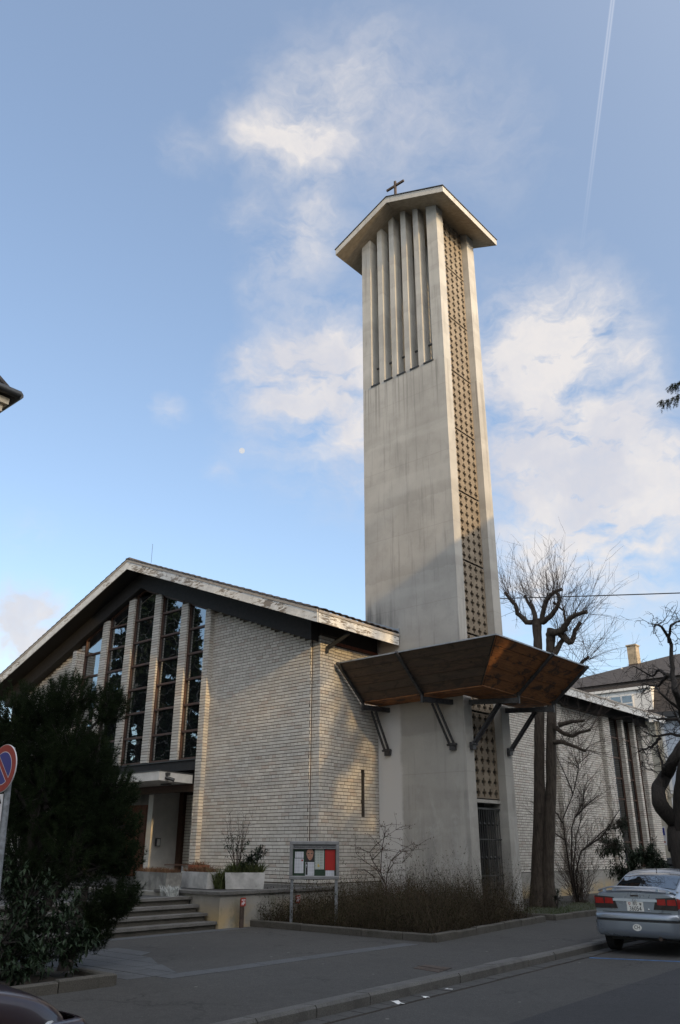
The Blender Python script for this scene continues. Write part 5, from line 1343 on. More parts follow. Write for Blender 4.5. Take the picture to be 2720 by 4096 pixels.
sheet(AX(.317), AX(.323), BY_(.70), BY_(.55), 'paper_white', -.0142, 'printed_cross', p4); sheet(AX(.307), AX(.333), BY_(.62), BY_(.60), 'paper_white', -.0141, 'printed_cross', p4)
p5 = sheet(AX(.51), AX(.725), BY_(.76), BY_(.01), 'paper_grey')
MB().add([NP(AX(a), BY_(b), -.0145) for a, b in ((.575, .66), (.63, .66), (.62, .61), (.60, .62), (.60, .56), (.58, .56))], [(0, 1, 2, 3, 4, 5)]).build('printed_picture', M['poster_yellow'], p5)
sheet(AX(.75), AX(.985), BY_(.79), BY_(.02), 'poster_red', name='poster')
sheet(AX(.76), AX(.965), BY_(.995), BY_(.80), 'paper_white')
# red hydrant plates
def hydrant(name, c, post, label):
    t = thing(name, label, 'sign', (c[0], c[1], .12)); x, y, z = c
    MB().box(x, x + .012, y - .075, y + .075, z - .085, z + .085).build('plate', M['dull_red'], t)
    pt = bpy.data.objects[t.name].children[0]
    k = MB()
    for (a, b, e, f) in ((-.05, .0, .03, .055), (.012, .055, .03, .055), (-.012, .012, -.06, .02), (-.05, .05, -.03, -.01), (-.05, -.03, -.06, -.03), (.03, .05, -.01, .012)):
        k.box(x + .0125, x + .015, y + a, y + b, z + e, z + f)
    k.build('symbol', M['sign_white'], pt)
    if post: MB().box(x - .045, x - .002, y - .05, y + .05, .05, z + .06).build('post', M['rust'], t)
hydrant('hydrant_sign', (-14.70, 13.62, .64), True, 'small red hydrant plate on a dark post at the foot of the terrace wall')
hydrant('hydrant_plate', (-14.86, 15.55, .62), False, 'small red plate on the wall half hidden behind the bed twigs')
# ================================================================ traffic signs
sg = thing('no_parking_sign', 'round red and blue no parking sign with arrow plate on a galvanised pole', 'traffic sign', (-9.78, 5.03, .12))
sc_ = Vector((-9.78, 5.03, 0)); sr = Vector((1, .05, 0)).normalized(); sn = Vector((sr.y, -sr.x, 0))
def SP(a, b, c=0): return sc_ + sr * a + Vector((0, 0, b)) + sn * c
MB().tube([SP(.275, .1, -.05), SP(.03, 2.88, -.05)], .038, 12).build('pole', M['galvanised'], sg)
def disc(name, mat, cz, R, c, par, clip=None, n=48, th=.004):
    pts = [SP(R * cos(2 * pi * i / n), cz + R * sin(2 * pi * i / n), c) for i in range(n)]
    return MB().prism(pts, sn * th).build(name, M[mat], par)
CZs = 2.635; Rs = .28
base = disc('sign_disc', 'sign_white', CZs, Rs, 0, sg, th=.012)
disc('red_ring', 'sign_red', CZs, Rs - .006, .0125, base)
def segment(name, mat, R, off, sgn, c):   # blue circle segment beside the diagonal bar
    a = radians(-45); d = Vector((cos(a), sin(a))); p = Vector((-d.y, d.x)) * sgn
    half = sqrt(R * R - off * off); a0 = math.atan2(half, off)
    pts = []
    for i in range(21):
        t = -a0 + 2 * a0 * i / 20; v = p * (R * cos(t)) + d * (R * sin(t)) * (-sgn)
        pts.append(SP(v.x, CZs + v.y, c))
    return MB().prism(pts, sn * .0012).build(name, M[mat], base)
for s_ in (1, -1):
    segment('white_line', 'sign_white', .195, .026, s_, .0168); segment('blue_field', 'sign_blue', .188, .033, s_, .0182)
ap = MB().prism([SP(-.02, 1.95, .0), SP(.115, 1.95, .0), SP(.08, 2.34, .0), SP(-.055, 2.34, .0)], sn * .006).build('arrow_plate', M['sign_white'], sg)
MB().prism([SP(x, z, .0065) for x, z in ((.018, 1.985), (.068, 1.985), (.047, 2.23), (.080, 2.23), (.015, 2.31), (-.035, 2.23), (-.003, 2.23))], sn * .0015).build('arrow', M['black_print'], ap)
ow = thing('one_way_sign', 'small white plate with blue arrow panel on a thin pole past the church end', 'traffic sign', (-16.85, 45.0, .12))
MB().tube([(-16.93, 45.05, .05), (-16.93, 45.05, 2.75)], .03, 8).build('pole', M['galvanised'], ow)
pl = MB().box(-17.12, -16.72, 45.0, 45.012, 1.95, 2.85).build('plate', M['sign_white'], ow)
bp = MB().box(-17.07, -16.78, 44.996, 44.9995, 2.42, 2.78).build('blue_panel', M['sign_blue'], pl)
MB().add([(-16.95, 44.99, 2.46), (-16.90, 44.99, 2.46), (-16.90, 44.99, 2.64), (-16.86, 44.99, 2.64), (-16.925, 44.99, 2.74), (-16.99, 44.99, 2.64), (-16.95, 44.99, 2.64)], [tuple(range(7))]).build('arrow', M['sign_white'], pl)
MB().box(-17.06, -16.97, 44.996, 44.9995, 2.1, 2.3).box(-16.88, -16.80, 44.996, 44.9995, 2.06, 2.14).build('symbol', M['dull_red'], pl)

# ================================================================ cars
def P_loc(o, parent): o.parent = parent; return o
def car(name, label, loc, ang, body_mat, detail=True, group=None, cat='car'):
    t = thing(name, label, cat, loc, group); t.rotation_euler = (0, 0, ang)
    def B(mb, nm, mat, smooth=None, par=None):
        o = bpy.data.objects.new(nm, mb.mesh(nm, [M[m] for m in mat] if isinstance(mat, (list, tuple)) else M[mat], smooth)); COL.objects.link(o); o.parent = par or t; return o
    def loft(stations, prof):
        mb = MB(); n = None
        for st in stations:
            h = prof(*st); full = [(-x, st[0], z) for x, z in h[::-1] if x > 1e-6] + [(x, st[0], z) for x, z in h]
            n = len(full); mb.v += full
        for i in range(len(stations) - 1):
            for j in range(n - 1):
                a = i * n + j; mb.f.append((a, a + 1, a + n + 1, a + n)); mb.mi.append(0)
            a = i * n + n - 1; mb.f.append((a, i * n, (i + 1) * n, a + n)); mb.mi.append(0)
        mb.f.append(tuple(range(n - 1, -1, -1))); mb.mi.append(0)
        k = (len(stations) - 1) * n; mb.f.append(tuple(range(k, k + n))); mb.mi.append(0)
        mb.f = [f[::-1] for f in mb.f]
        return mb
    def low(y, hw, zb, zt): return [(0, zb), (hw * .84, zb), (hw * .97, zb + .09), (hw, zb + (zt - zb) * .38), (hw * .995, zb + (zt - zb) * .62), (hw * .965, zt - .10), (hw * .90, zt - .025), (hw * .80, zt), (hw * .45, zt + .022), (0, zt + .03)]
    ST = [(.10, .745, .34, .985), (.14, .760, .30, 1.015), (.22, .770, .27, 1.028), (.5, .785, .25, 1.035), (.9, .795, .24, 1.03), (1.6, .80, .24, 1.0), (2.4, .80, .24, .97), (2.9, .798, .24, .945), (3.25, .79, .24, .925), (3.6, .775, .25, .87), (3.85, .745, .27, .80), (4.02, .69, .30, .70), (4.10, .60, .36, .60)]
    body = B(loft(ST, low), 'body', body_mat, 38)
    def top(y, hb, ht, zt, zb=.93): return [(0, zb), (hb, zb), (hb - (hb - ht) * .35, zb + (zt - zb) * .45), (ht + .035, zt - .05), (ht, zt - .015), (ht * .55, zt + .012), (0, zt + .018)]
    GS = [(.60, .70, .60, 1.035), (.95, .715, .575, 1.16), (1.30, .725, .555, 1.285), (1.55, .73, .545, 1.345), (1.9, .735, .54, 1.375), (2.3, .735, .54, 1.372), (2.6, .73, .545, 1.335), (2.9, .72, .56, 1.20), (3.25, .70, .60, .95)]
    B(loft(GS, top), 'cabin', body_mat, 38)
    def gz(y):
        for a, b in zip(GS[:-1], GS[1:]):
            if a[0] <= y <= b[0]: f = (y - a[0]) / (b[0] - a[0]); return [a[i] + (b[i] - a[i]) * f for i in range(4)]
    def glasspatch(y0, y1, nm, sx=.955):
        mb = MB(); ny, nx = 8, 8
        for i in range(ny + 1):
            y = y0 + (y1 - y0) * i / ny; q = gz(y); hw = q[2] * sx
            for j in range(nx + 1):
                x = -hw + 2 * hw * j / nx; u = abs(x) / q[2]; z = q[3] + (.018 - .006 * u / .55 if u < .55 else .012 - .027 * (u - .55) / .45)
                mb.v.append((x, y, z + .010))
        for i in range(ny):
            for j in range(nx): a = i * (nx + 1) + j; mb.f.append((a, a + 1, a + nx + 2, a + nx + 1)); mb.mi.append(0)
        return B(mb, nm, 'car_glass', 0)
    glasspatch(.70, 1.44, 'rear_window'); glasspatch(2.66, 3.20, 'windscreen')
    for s in (-1, 1):
        mb = MB()
        for (ya, yb) in ((.98, 1.70), (1.76, 2.45), (2.5, 2.95)):
            pts = []
            for y, up in ((ya, 0), (yb, 0), (yb, 1), (ya, 1)):
                q = gz(min(max(y, .6), 3.2)); zt = q[3] - .06; zl = 1.045
                z = zl if not up else max(zl + .02, zt - .02); f = (z - .93) / max(.01, (q[3] - .93)); hx = q[1] - (q[1] - q[2]) * (.35 * min(1, f / .45) + (.65 * max(0, (f - .45) / .55)))
                pts.append((s * (hx + .012), y, z))
            mb.poly(pts if s > 0 else pts[::-1])
        B(mb, 'side_window', 'car_glass')
    for (y, s) in ((.72, -1), (.72, 1), (3.2, -1), (3.2, 1)):
        w = MB().lathe((s * .60, y, .285), [(.20, 0), (.285, .015), (.285, .165), (.20, .18)], 24, (s, 0, 0)); wo = B(w, 'wheel', 'tyre', 40)
        B(MB().lathe((s * .775, y, .285), [(.19, 0), (.19, .01), (.06, .012), (.03, .02)], 16, (s, 0, 0)), 'rim', 'chrome', 40, wo)
        arch = [(s * .8045, y + .33 * cos(a), .285 + .33 * sin(a)) for a in [pi * i / 12 for i in range(13)]]
        B(MB().prism(arch if s > 0 else arch[::-1], (s * .002, 0, 0)), 'wheel_arch', 'black_print')
    # bumpers swept round the ends
    def bumper(sign, y0, nm):
        prof = [(.05, .30), (.012, .34), (0, .42), (0, .545), (.022, .553), (.022, .578), (.004, .586), (.0, .64), (.03, .675), (.09, .68)]
        path = [(-.80, .55), (-.80, .25), (-.785, .12), (-.72, .035), (-.55, 0), (-.3, -.012), (0, -.016), (.3, -.012), (.55, 0), (.72, .035), (.785, .12), (.80, .25), (.80, .55)]
        mb = MB(); n = len(prof)
        for k, (px, py) in enumerate(path):
            a = path[max(0, k - 1)]; b = path[min(len(path) - 1, k + 1)]; tx, ty = b[0] - a[0], b[1] - a[1]; l = sqrt(tx * tx + ty * ty); nx, ny = ty / l, -tx / l
            for (ins, z) in prof: mb.v.append((px - nx * ins, (y0 + (py - ny * ins)) if sign > 0 else y0 - (py - ny * ins), z))
        for k in range(len(path) - 1):
            for j in range(n - 1):
                a = k * n + j; f = (a, a + n, a + n + 1, a + 1); mb.f.append(f if sign > 0 else f[::-1]); mb.mi.append(1 if j in (3, 4, 5) else 0)
        return B(mb, nm, [body_mat, 'bumper_plastic'], 45)
    rb_ = bumper(1, .0, 'rear_bumper'); bumper(-1, 4.17, 'front_bumper')
    for s in (-1, 1):   # headlights: rounded lenses let into the front corners
        c = Vector((s * .655, 3.87, .625)); a = Vector((s * .10, -.085, .0)); b = Vector((s * -.02, -.02, .07)); n = Vector((s * .035, .042, .010))
        mb = MB().hexa([c - a - b - n, c + a - b - n, c + a - b + n, c - a - b + n, c - a + b - n, c + a + b - n, c + a + b + n, c - a + b + n])
        h = B(mb, 'headlight', 'clear_lens', 0); sm = h.modifiers.new('round', 'SUBSURF'); sm.levels = 2; sm.render_levels = 2
        for i in range(8): h.data.vertices[i].co = c + (h.data.vertices[i].co - c) * 1.35
    if not detail:
        for o in t.children:
            if o.name.split('.')[0] in ('body', 'cabin', 'front_bumper', 'rear_bumper'):
                sm = o.modifiers.new('round', 'SUBSURF'); sm.levels = 2; sm.render_levels = 2
        return t
    # --- rear end details (faces point to local -y)
    Y = .093
    def plate_(nm, pts, mat, d=.006, par=None): return B(MB().prism([(x, Y + .0005 - .0, z) for x, z in pts], (0, -d, 0)), nm, mat, None, par)
    def bx(nm, x0, x1, z0, z1, mat, y0=Y, d=.006, par=None): return B(MB().box(x0, x1, y0 - d, y0, z0, z1), nm, mat, None, par)
    lid = plate_('boot_lid', [(-.44, .70), (.44, .70), (.50, .76), (.62, .80), (.64, .93), (.60, .985), (.3, 1.0), (-.3, 1.0), (-.60, .985), (-.64, .93), (-.62, .80), (-.50, .76)], body_mat, .010)
    rec = plate_('plate_recess', [(-.30, .715), (.30, .715), (.345, .76), (.36, .865), (-.36, .865), (-.345, .76)], body_mat, .0125)
    bx('garnish', -.40, .40, .872, .915, 'bright_strip', Y - .010, .014)
    for s in (-1, 1):
        L = [(s * .385, .935), (s * .735, .955), (s * .752, .86), (s * .748, .745), (s * .325, .748), (s * .345, .82)]
        lf_ = B(MB().prism([(x, Y - .004, z) for x, z in (L if s < 0 else L[::-1])], (0, -.016, 0)), 'tail_light', 'dark_lens')
        for (a, b) in ((.40, .555), (.575, .735)):
            B(MB().prism([(s * a, Y - .0203, .825), (s * b, Y - .0203, .825), (s * (b - .008), Y - .0203, .925), (s * (a + .01), Y - .0203, .915)][:: (1 if s < 0 else -1)], (0, -.005, 0)), 'red_lens', 'red_lens', None, lf_)
        bx('reversing_lens', min(s * .36, s * .54), max(s * .36, s * .54), .782, .822, 'dark_lens', Y - .0203, .004, lf_)
        # wrap of the lamp on to the flank
        w_ = [(s * .746, Y - .010, .945), (s * .746, Y - .010, .765), (s * .790, Y + .23, .80), (s * .782, Y + .23, .90)]
        B(MB().prism(w_ if s > 0 else w_[::-1], (s * .010, 0, 0)), 'tail_light_flank', 'red_lens', None, lf_)
    bx('boot_gap', -.62, .62, .690, .697, 'black_print', Y + .004, .010)
    pt = bx('number_plate', -.150, .150, .712, .868, 'plate_white', Y - .0125, .010)
    pz = Y - .0232
    text('36054', 'lettering', (0, pz - .001, .752), (1, 0, 0), (0, 0, 1), .105, M['black_print'], None, .215).parent = pt
    text('BS', 'lettering', (0.0, pz - .001, .832), (1, 0, 0), (0, 0, 1), .072, M['black_print'], None, .075).parent = pt
    sh = B(MB().prism([(x - .10, pz, z + .832) for x, z in ((-.020, .022), (-.020, -.005), (0, -.026), (.020, -.005), (.020, .022))], (0, -.0012, 0)), 'shield', 'dull_red', None, pt)
    B(MB().box(-.104, -.096, pz - .0022, pz - .0013, .816, .850).box(-.113, -.104, pz - .0022, pz - .0013, .830, .838).box(-.096, -.087, pz - .0022, pz - .0013, .830, .838), 'shield_cross', 'plate_white', None, sh)
    B(MB().prism([(x + .10, pz, z + .832) for x, z in ((-.020, .022), (-.020, -.005), (0, -.026), (.020, -.005), (.020, .022))], (0, -.0012, 0)), 'shield', 'chrome', None, pt)
    B(MB().box(.096, .104, pz - .0022, pz - .0013, .818, .846), 'crest_staff', 'black_print', None, pt)
    # emblem: oval ring with a winged sweep inside
    em = MB(); n = 24
    for i in range(n):
        a0, a1 = 2 * pi * i / n, 2 * pi * (i + 1) / n; f = lambda r, a: (r * 1.2 * cos(a), Y - .026, .893 + r * sin(a))
        em.prism([f(.026, a0), f(.026, a1), f(.031, a1), f(.031, a0)], (0, -.004, 0))
    em.prism([(-.030, Y - .026, .900), (-.010, Y - .026, .898), (0, Y - .026, .886), (.010, Y - .026, .898), (.030, Y - .026, .900), (.008, Y - .026, .890), (0, Y - .026, .876), (-.008, Y - .026, .890)], (0, -.004, 0))
    B(em, 'emblem', 'chrome')
    st_ = B(MB().prism([(.080 * cos(2 * pi * i / 32) + .02, -.0175, .455 + .056 * sin(2 * pi * i / 32)) for i in range(32)], (0, -.0015, 0)), 'country_sticker', 'plate_white', None, rb_)
    text('CH', 'lettering', (.02, -.0195, .455), (1, 0, 0), (0, 0, 1), .085, M['black_print'], None, .10).parent = st_
    bx('high_brake_light', -.075, .075, .955, .980, 'dark_lens', Y - .010, .008)
    text('626', 'model_lettering', (-.40, Y - .0115, .738), (1, 0, 0), (0, 0, 1), .045, M['chrome'], None, .10).parent = lid
    text('AUTOMATIC', 'model_lettering', (.47, Y - .0115, .775), (1, 0, 0), (0, 0, 1), .03, M['bumper_plastic'], None, .12).parent = lid
    B(MB().lathe((.235, Y - .0125, .745), [(.016, 0), (.016, .004), (.006, .005)], 12, (0, -1, 0)), 'lock', 'chrome')
    # spoiler: arched wing on four feet
    sp = MB(); ns = 16
    for i in range(ns + 1):
        u = -1 + 2 * i / ns; x = .72 * u; z = 1.10 - .075 * max(0, (abs(u) - .55) / .45) ** 1.5; y = .16 + .10 * max(0, (abs(u) - .6) / .4)
        sp.v += [(x, y - .075, z), (x, y - .02, z + .022), (x, y + .085, z + .012), (x, y + .03, z - .012)]
    for i in range(ns):
        for j in range(4): a = i * 4 + j; sp.f.append((a, a + 4, i * 4 + 4 + (j + 1) % 4, i * 4 + (j + 1) % 4)); sp.mi.append(0)
    sp.f += [(3, 2, 1, 0), (ns * 4, ns * 4 + 1, ns * 4 + 2, ns * 4 + 3)]; sp.mi += [0, 0]
    so_ = B(sp, 'spoiler', body_mat, 40)
    for x in (-.58, -.40, .40, .58): B(MB().hexa([(x - .03, .15, 1.0), (x + .03, .15, 1.0), (x + .025, .23, 1.0), (x - .025, .23, 1.0), (x - .02, .16, 1.078), (x + .02, .16, 1.078), (x + .02, .21, 1.078), (x - .02, .21, 1.078)]), 'spoiler_foot', body_mat, None, so_)
    B(MB().tube([(.0, 1.56, 1.36), (.0, 1.50, 1.43)], .008, 6), 'aerial', 'black_print')
    B(MB().tube([(.40, .02, .29), (.40, .22, .29)], .035, 10), 'exhaust_pipe', 'rust')
    B(MB().box(-.60, .60, .35, 3.8, .22, .30), 'underbody', 'black_print')
    for (x0, x1) in ((-.46, -.14), (.14, .46)):
        B(MB().hexa([(x0, 1.50, .95), (x1, 1.50, .95), (x1, 1.62, .95), (x0, 1.62, .95), (x0 + .04, 1.42, 1.22), (x1 - .04, 1.42, 1.22), (x1 - .04, 1.50, 1.22), (x0 + .04, 1.50, 1.22)]), 'seat', 'bumper_plastic')
    return t
car('silver_car', 'silver blue saloon with rear wing parked at the kerb, number plate towards us', (-6.62, 15.74, 0), radians(3.5), 'silver_paint')
car('plum_car', 'dark plum saloon cut off by the lower left corner, bonnet and headlight showing', (-5.87, -.55, 0), radians(2.5), 'plum_paint', False).scale = (1, 1, 1.06)
car('dark_car', 'black car far off behind the corkscrew tree trunk', (-14.6, 46.2, 0.0), radians(90), 'black_paint', False)

# ================================================================ small things
def litter(name, c, s, mat, label, seed):
    r = random.Random(seed); mb = MB(); c = Vector(c); pts = []
    for i in range(4):
        for j in range(3): pts.append(c + Vector(((i / 3 - .5) * s * 2 + r.uniform(-.02, .02), (j / 2 - .5) * s + r.uniform(-.02, .02), .008 + r.random() * s * .35)))
    mb.add(pts, [(i * 3 + j, i * 3 + 3 + j, i * 3 + 4 + j, i * 3 + 1 + j) for i in range(3) for j in range(2)])
    tag(mb.build(name, M[mat]), label, 'litter')
litter('paper_scrap', (-6.92, 9.05, .0), .085, 'litter_white', 'crumpled white paper scrap in the gutter, largest and leftmost of the litter', 1)
litter('paper_scrap', (-6.93, 9.62, .0), .045, 'litter_white', 'tiny flat white paper scrap in the gutter between the two larger ones', 2)
litter('paper_cup_scrap', (-7.0, 10.25, .01), .05, 'litter_white', 'white and yellow scrap of wrapper standing against the kerb', 3)
wm = MB(); wp = [Vector((-16.3, 24, 10.25)).lerp(Vector((10.0, 24, 6.15)), i / 30) + Vector((0, 0, -.10 * 4 * (i / 30) * (1 - i / 30))) for i in range(31)]
wm.tube(wp, .018, 5); 
tag(wm.build('overhead_wire', M['dark_metal']), 'thin dark overhead wire crossing the sky right of the tower', 'wire')
# moon, far beyond everything
def moon():
    m = bpy.data.materials.new('moonlight'); m.use_nodes = True; g = G(m.node_tree)
    nrm = g.n('ShaderNodeNewGeometry').outputs['Normal']
    lit = g.ramp(g.v('DOT_PRODUCT', nrm, tuple(Vector((.80, -.40, .45)).normalized()), out=1), -.12, .28)
    sp = g.noise(g.n('ShaderNodeTexCoord').outputs['Object'], .28, 4)
    e = g.n('ShaderNodeEmission'); g.set(e.inputs[0], g.mix(g.ramp(sp, .4, .65), (.86, .86, .87), (.68, .72, .79))); e.inputs[1].default_value = 0.58
    tr = g.n('ShaderNodeBsdfTransparent'); mx = g.n('ShaderNodeMixShader'); g.set(mx.inputs[0], lit); g.t.links.new(tr.outputs[0], mx.inputs[1]); g.t.links.new(e.outputs[0], mx.inputs[2])
    g.t.links.new(mx.outputs[0], g.n('ShaderNodeOutputMaterial').inputs[0])
    d = Vector((-.67173, .58731, .45149)).normalized(); c = d * 2400; me = MB()
    n = 24; R = 8.4; k = []
    prof = [(max(.001, R * sin(pi * i / n)), -R * cos(pi * i / n)) for i in range(n + 1)]
    me.lathe((0, 0, 0), prof, 32)
    o = me.build('moon', m, None, 0); o.location = c
    tag(o, 'small pale gibbous moon in the clear sky left of the tower', 'moon')
moon()

# ================================================================ houses
def house(name, label, cat, X0, X1, Y0, Y1, ze, zr, axis, wall, ov=.5, wins=(), group=None, loc=None):
    t = thing(name, label, cat, loc or ((X0 + X1) / 2, (Y0 + Y1) / 2, 0), group)
    mb = MB().box(X0, X1, Y0, Y1, 0, ze)
    if axis == 'x':
        ym = (Y0 + Y1) / 2; mb.prism([(X0, Y0, ze), (X0, Y1, ze), (X0, ym, zr - .15)], (X1 - X0, 0, 0))
        rf = MB(); k = (zr - ze) / (ym - Y0)
        for s in (-1, 1):
            ye = Y0 - ov if s < 0 else Y1 + ov
            a = [(X0 - ov, ye, ze - ov * k), (X1 + ov, ye, ze - ov * k), (X1 + ov, ym, zr), (X0 - ov, ym, zr)]
            rf.prism(a if s < 0 else a[::-1], (0, 0, .22))
    else:
        xm = (X0 + X1) / 2; mb.prism([(X0, Y0, ze), (X1, Y0, ze), (xm, Y0, zr - .15)], (0, Y1 - Y0, 0))
        rf = MB(); k = (zr - ze) / (xm - X0)
        for s in (-1, 1):
            xe = X0 - ov if s < 0 else X1 + ov
            a = [(xe, Y0 - ov, ze - ov * k), (xe, Y1 + ov, ze - ov * k), (xm, Y1 + ov, zr), (xm, Y0 - ov, zr)]
            rf.prism(a[::-1] if s < 0 else a, (0, 0, .22))
    mb.build('wall', M[wall], t); r = rf.build('roof', M['slate'], t)
    MB().box((X0 + X1) / 2 - .5, (X0 + X1) / 2 + .4, (Y0 + Y1) / 2 + 1.2, (Y0 + Y1) / 2 + 1.9, zr - 1.2, zr + 1.4).build('chimney', M['chimney_brick'], r)
    # street windows on the -x face
    ny = int((Y1 - Y0) / 2.6); nz = int(ze / 3.1)
    for i in range(ny):
        for j in range(nz):
            yc = Y0 + (Y1 - Y0) * (i + .5) / ny; zc = 1.7 + j * (ze - 1.2) / nz
            w = MB().box(X0 - .05, X0 - .005, yc - .62, yc + .62, zc - .85, zc + .85).build('window', M['white_wall'], t)
            MB().box(X0 - .06, X0 - .051, yc - .52, yc - .03, zc - .75, zc + .75).box(X0 - .06, X0 - .051, yc + .03, yc + .52, zc - .75, zc + .75).build('pane', M['house_glass'], w)
    return t
# opposite side of the street: they shade the lower half of the scene
house('gabled_house', 'rendered four storey gabled house opposite the tower, outside the picture', 'house', 6.0, 19, 15.35, 31, 15.4, 20.5, 'x', 'house_render', .35)
house('corner_house', 'rendered four storey house opposite the church front, outside the picture', 'house', 6.0, 17, -28, 8.8, 15.8, 21.0, 'y', 'house_render', .6)
house('rear_house', 'tall rendered house seen through the gap across the street, outside the picture', 'house', 32, 44, -10, 16, 16.9, 18.2, 'y', 'house_render', .4)
house('terrace_house', 'long rendered house further up the opposite side, outside the picture', 'house', 20.0, 30, 26, 75, 19.5, 22.5, 'y', 'house_render', .6)
# house at the left edge: only the eave corner shows
lh = thing('eave_house', 'cream house whose dark gutter and moulded eave corner show at the left edge', 'house', (-20, 0, 0))
ez = 10.55
MB().box(-26, -15.55, -9, 5.55, .1, 9.7).build('wall', M['cream_wall'], lh)
for (o_, z0, z1, m_) in ((.10, 9.62, 9.72, 'cream_wall'), (.62, 9.75, 9.86, 'cream_wall'), (.70, 9.86, 10.02, 'cream_wall'), (.78, 10.02, 10.16, 'cream_wall')):
    MB().box(-26 - o_, -15.55 + o_, -9 - o_, 5.55 + o_, z0, z1).build('cornice', M[m_], lh)
MB().prism([(-15.55, 5.70, 8.9), (-15.55, 5.70, 9.75), (-14.98, 5.70, 9.75), (-15.02, 5.70, 9.5), (-15.25, 5.70, 9.12)], (0, .34, 0)).build('bracket', M['cream_wall'], lh)
hp = [(-26.9, -9.9, 10.2), (-14.72, -9.9, 10.2), (-14.72, 6.42, 10.2), (-26.9, 6.42, 10.2), (-20.8, -3.8, 19.5), (-20.8, .3, 19.5)]
rl = MB().add(hp, [(3, 2, 1, 0), (0, 1, 4), (1, 2, 5, 4), (2, 3, 5), (3, 0, 4, 5)]).build('roof', M['slate'], lh)
MB().tube([(-14.66, -9.9, 10.27), (-14.66, 6.48, 10.27)], .085, 10).tube([(-14.66, 6.48, 10.27), (-26.9, 6.48, 10.27)], .085, 10).build('gutter', M['dark_metal'], lh, 50)
MB().tube([(-14.74, 6.40, 10.26), (-20.8, .3, 19.56)], .06, 6).build('hip_ridge', M['slate'], rl)
lh.location = (-19.92, .10, .17)
# house beyond the church
bh = thing('mansard_house', 'large pale house with a dark tiled mansard roof, dormer and chimney beyond the church', 'house', (-20, 56, 0))
X0, X1, Y0 = -30.5, -8.0, 52.0
MB().box(X0, X1, Y0, 66, 0, 9.3).build('wall', M['pale_wall'], bh)
for (a, b) in ((-19.9, -18.7), (-17.2, -16.0), (-14.3, -13.0)): MB().box(a, b, Y0 - .04, Y0 - .002, .9, 9.2).build('wall_panel', M['sand_wall'], bh)
for (a, b) in ((-20.05, -19.92), (-18.68, -18.52), (-17.33, -17.22), (-15.98, -15.85)): MB().box(a, b, Y0 - .06, Y0 - .003, .9, 9.2).build('wall_strip', M['white_wall'], bh)
MB().box(X0, X1, Y0 - .10, Y0 - .001, 4.65, 4.85).build('string_course', M['sand_wall'], bh)
MB().box(X0, X1, Y0 - .12, Y0 - .001, 0, .85).build('plinth', M['grey_render'], bh)
MB().tube([(-18.95, Y0 - .16, .3), (-18.95, Y0 - .16, 9.1)], .07, 8).build('downpipe', M['cream_wall'], bh)
ev = MB().box(X0 - .4, X1 + .4, Y0 - .55, 66.5, 9.3, 9.62).build('eave', M['dark_metal'], bh)
x = -30.0
while x < -8.5:
    MB().box(x, x + .22, Y0 - .5, Y0 - .01, 9.08, 9.299).build('eave_bracket', M['white_wall'], bh); x += .9
mr = MB().add([(X0, Y0 - .3, 9.62), (X1, Y0 - .3, 9.62), (X1, 66, 9.62), (X0, 66, 9.62), (X0 + .9, Y0 + .7, 11.9), (X1 - .9, Y0 + .7, 11.9), (X1 - .9, 65, 11.9), (X0 + .9, 65, 11.9)], [(0, 1, 5, 4), (1, 2, 6, 5), (2, 3, 7, 6), (3, 0, 4, 7)])
mr = mr.build('mansard_slope', M['slate'], bh)
ur = MB().add([(X0 + .6, Y0 + .45, 11.92), (X1 - .6, Y0 + .45, 11.92), (X1 - .6, 65.3, 11.92), (X0 + .6, 65.3, 11.92), (-19.2, 58, 14.45), (-13, 58, 14.45)], [(0, 1, 5, 4), (1, 2, 5), (2, 3, 4, 5), (3, 0, 4)]).build('upper_roof', M['slate'], bh)
k_ = 0; rr = random.Random(9)
for row in range(9):      # shingle courses as thin lipped strips
    f = row / 9; y_ = Y0 - .3 + f * 1.0; z_s = 9.62 + f * 2.28
    MB().prism([(X0 + .9 * f, y_ - .035, z_s + .02), (X1 - .9 * f, y_ - .035, z_s + .02), (X1 - .9 * f, y_ + .09, z_s + .27), (X0 + .9 * f, y_ + .09, z_s + .27)], (0, -.025, .012)).build('shingle_course', M['slate'], mr)
MB().box(-22.0, -21.3, 56.6, 57.3, 12.6, 13.9).build('chimney_base', M['rust'], ur)
MB().box(-21.97, -21.33, 56.63, 57.27, 13.9, 15.2).box(-22.02, -21.28, 56.58, 57.32, 15.2, 15.3).build('chimney', M['chimney_brick'], ur)
MB().tube([(-22.3, 56, 12.8), (-22.3, 56, 13.6)], .07, 8).build('vent_pipe', M['zinc'], ur)
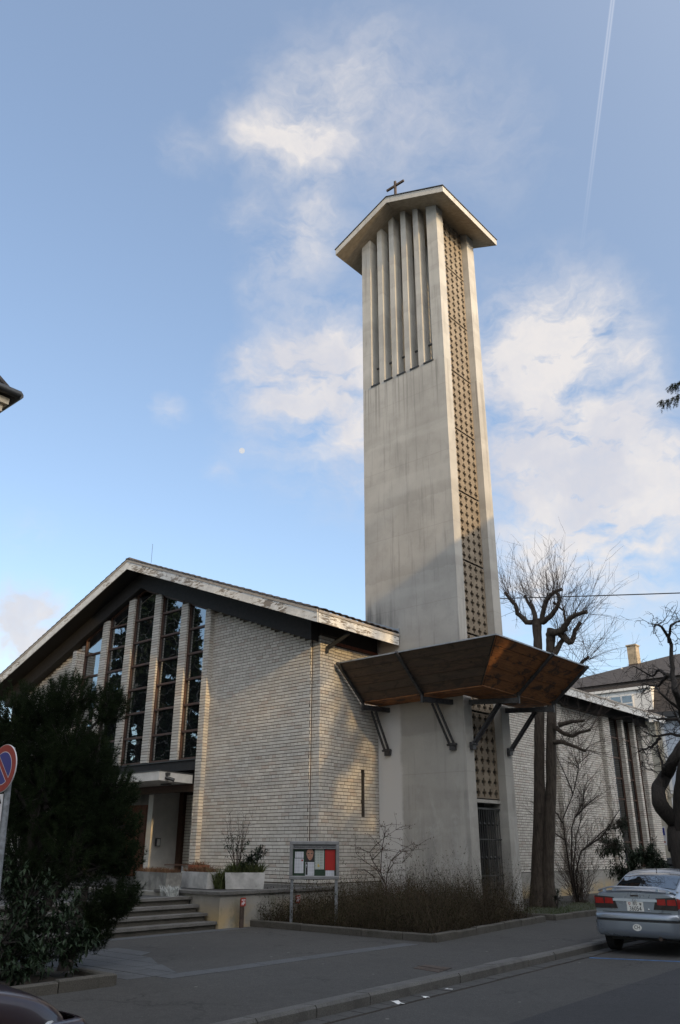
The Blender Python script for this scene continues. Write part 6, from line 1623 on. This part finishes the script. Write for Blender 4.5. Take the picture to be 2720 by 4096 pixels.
dm = MB().box(-25.2, -18.9, Y0 - .25, Y0 + 1.2, 9.64, 11.2).box(-25.4, -18.85, Y0 - .4, Y0 + 1.3, 11.2, 11.36).build('dormer', M['white_wall'], bh)
for (a, b) in ((-24.6, -23.0), (-22.6, -21.7), (-21.6, -20.1)):
    w = MB().box(a, b, Y0 - .30, Y0 - .251, 9.75, 10.95).build('dormer_window', M['white_wall'], dm)
    m_ = (a + b) / 2
    for (c, d) in ((a + .07, m_ - .05), (m_ + .05, b - .07)):
        for (e, f) in ((9.82, 10.38), (10.46, 10.88)): MB().box(c, d, Y0 - .312, Y0 - .301, e, f).build('pane', M['house_glass'], w)
MB().box(-17.4, -16.9, Y0 + 2.0, Y0 + 2.02, 12.8, 13.0).build('skylight', M['zinc'], ur)
MB().bar((-15.9, Y0 + .05, 9.7), (-15.0, Y0 + .75, 11.9), .10, .05).build('snow_rail', M['zinc'], mr)
# ---- conifers behind the viewer that mirror in the church windows
conifer('conifer', 'broad dark conifer across the forecourt, mirrored in the church windows', (-47.2, .6, 0), 27.0, 4.6, 141, nbr=170, sp=.75, zlo=.06, cw=.15, mat='far_needle')
conifer('conifer', 'slender dark conifer beside the broad one, mirrored in the church windows', (-42.9, 0.2, 0), 17.0, 2.1, 142, nbr=90, sp=.6, cw=.11, mat='far_needle')
conifer('conifer', 'short dark conifer at the far end of the row, mirrored in the church windows', (-50.9, 1.2, 0), 13.0, 2.2, 143, nbr=70, sp=.6, cw=.11, mat='far_needle')
# bare street tree opposite: its branches break up the low sun on the pier
def street_tree():
    r = random.Random(151); X, Y = 24.0, 8.4
    t = thing('street_tree', 'tall bare tree in the gap across the street, outside the picture', 'tree', (X, Y, 0))
    MB().tube([(X, Y, 0), (X + .1, Y, 5), (X, Y + .1, 11)], [.45, .36, .28], 10).build('trunk', M['bark'], t); tw = MB()
    for _ in range(58): twigs(tw, r, (X, Y + .1, r.uniform(9, 15)), (r.gauss(0, .5), r.gauss(0, .55), 1), r.uniform(5.0, 9.0), .11, 3, .0)
    tw.build('crown', M['twig'], t)
street_tree()
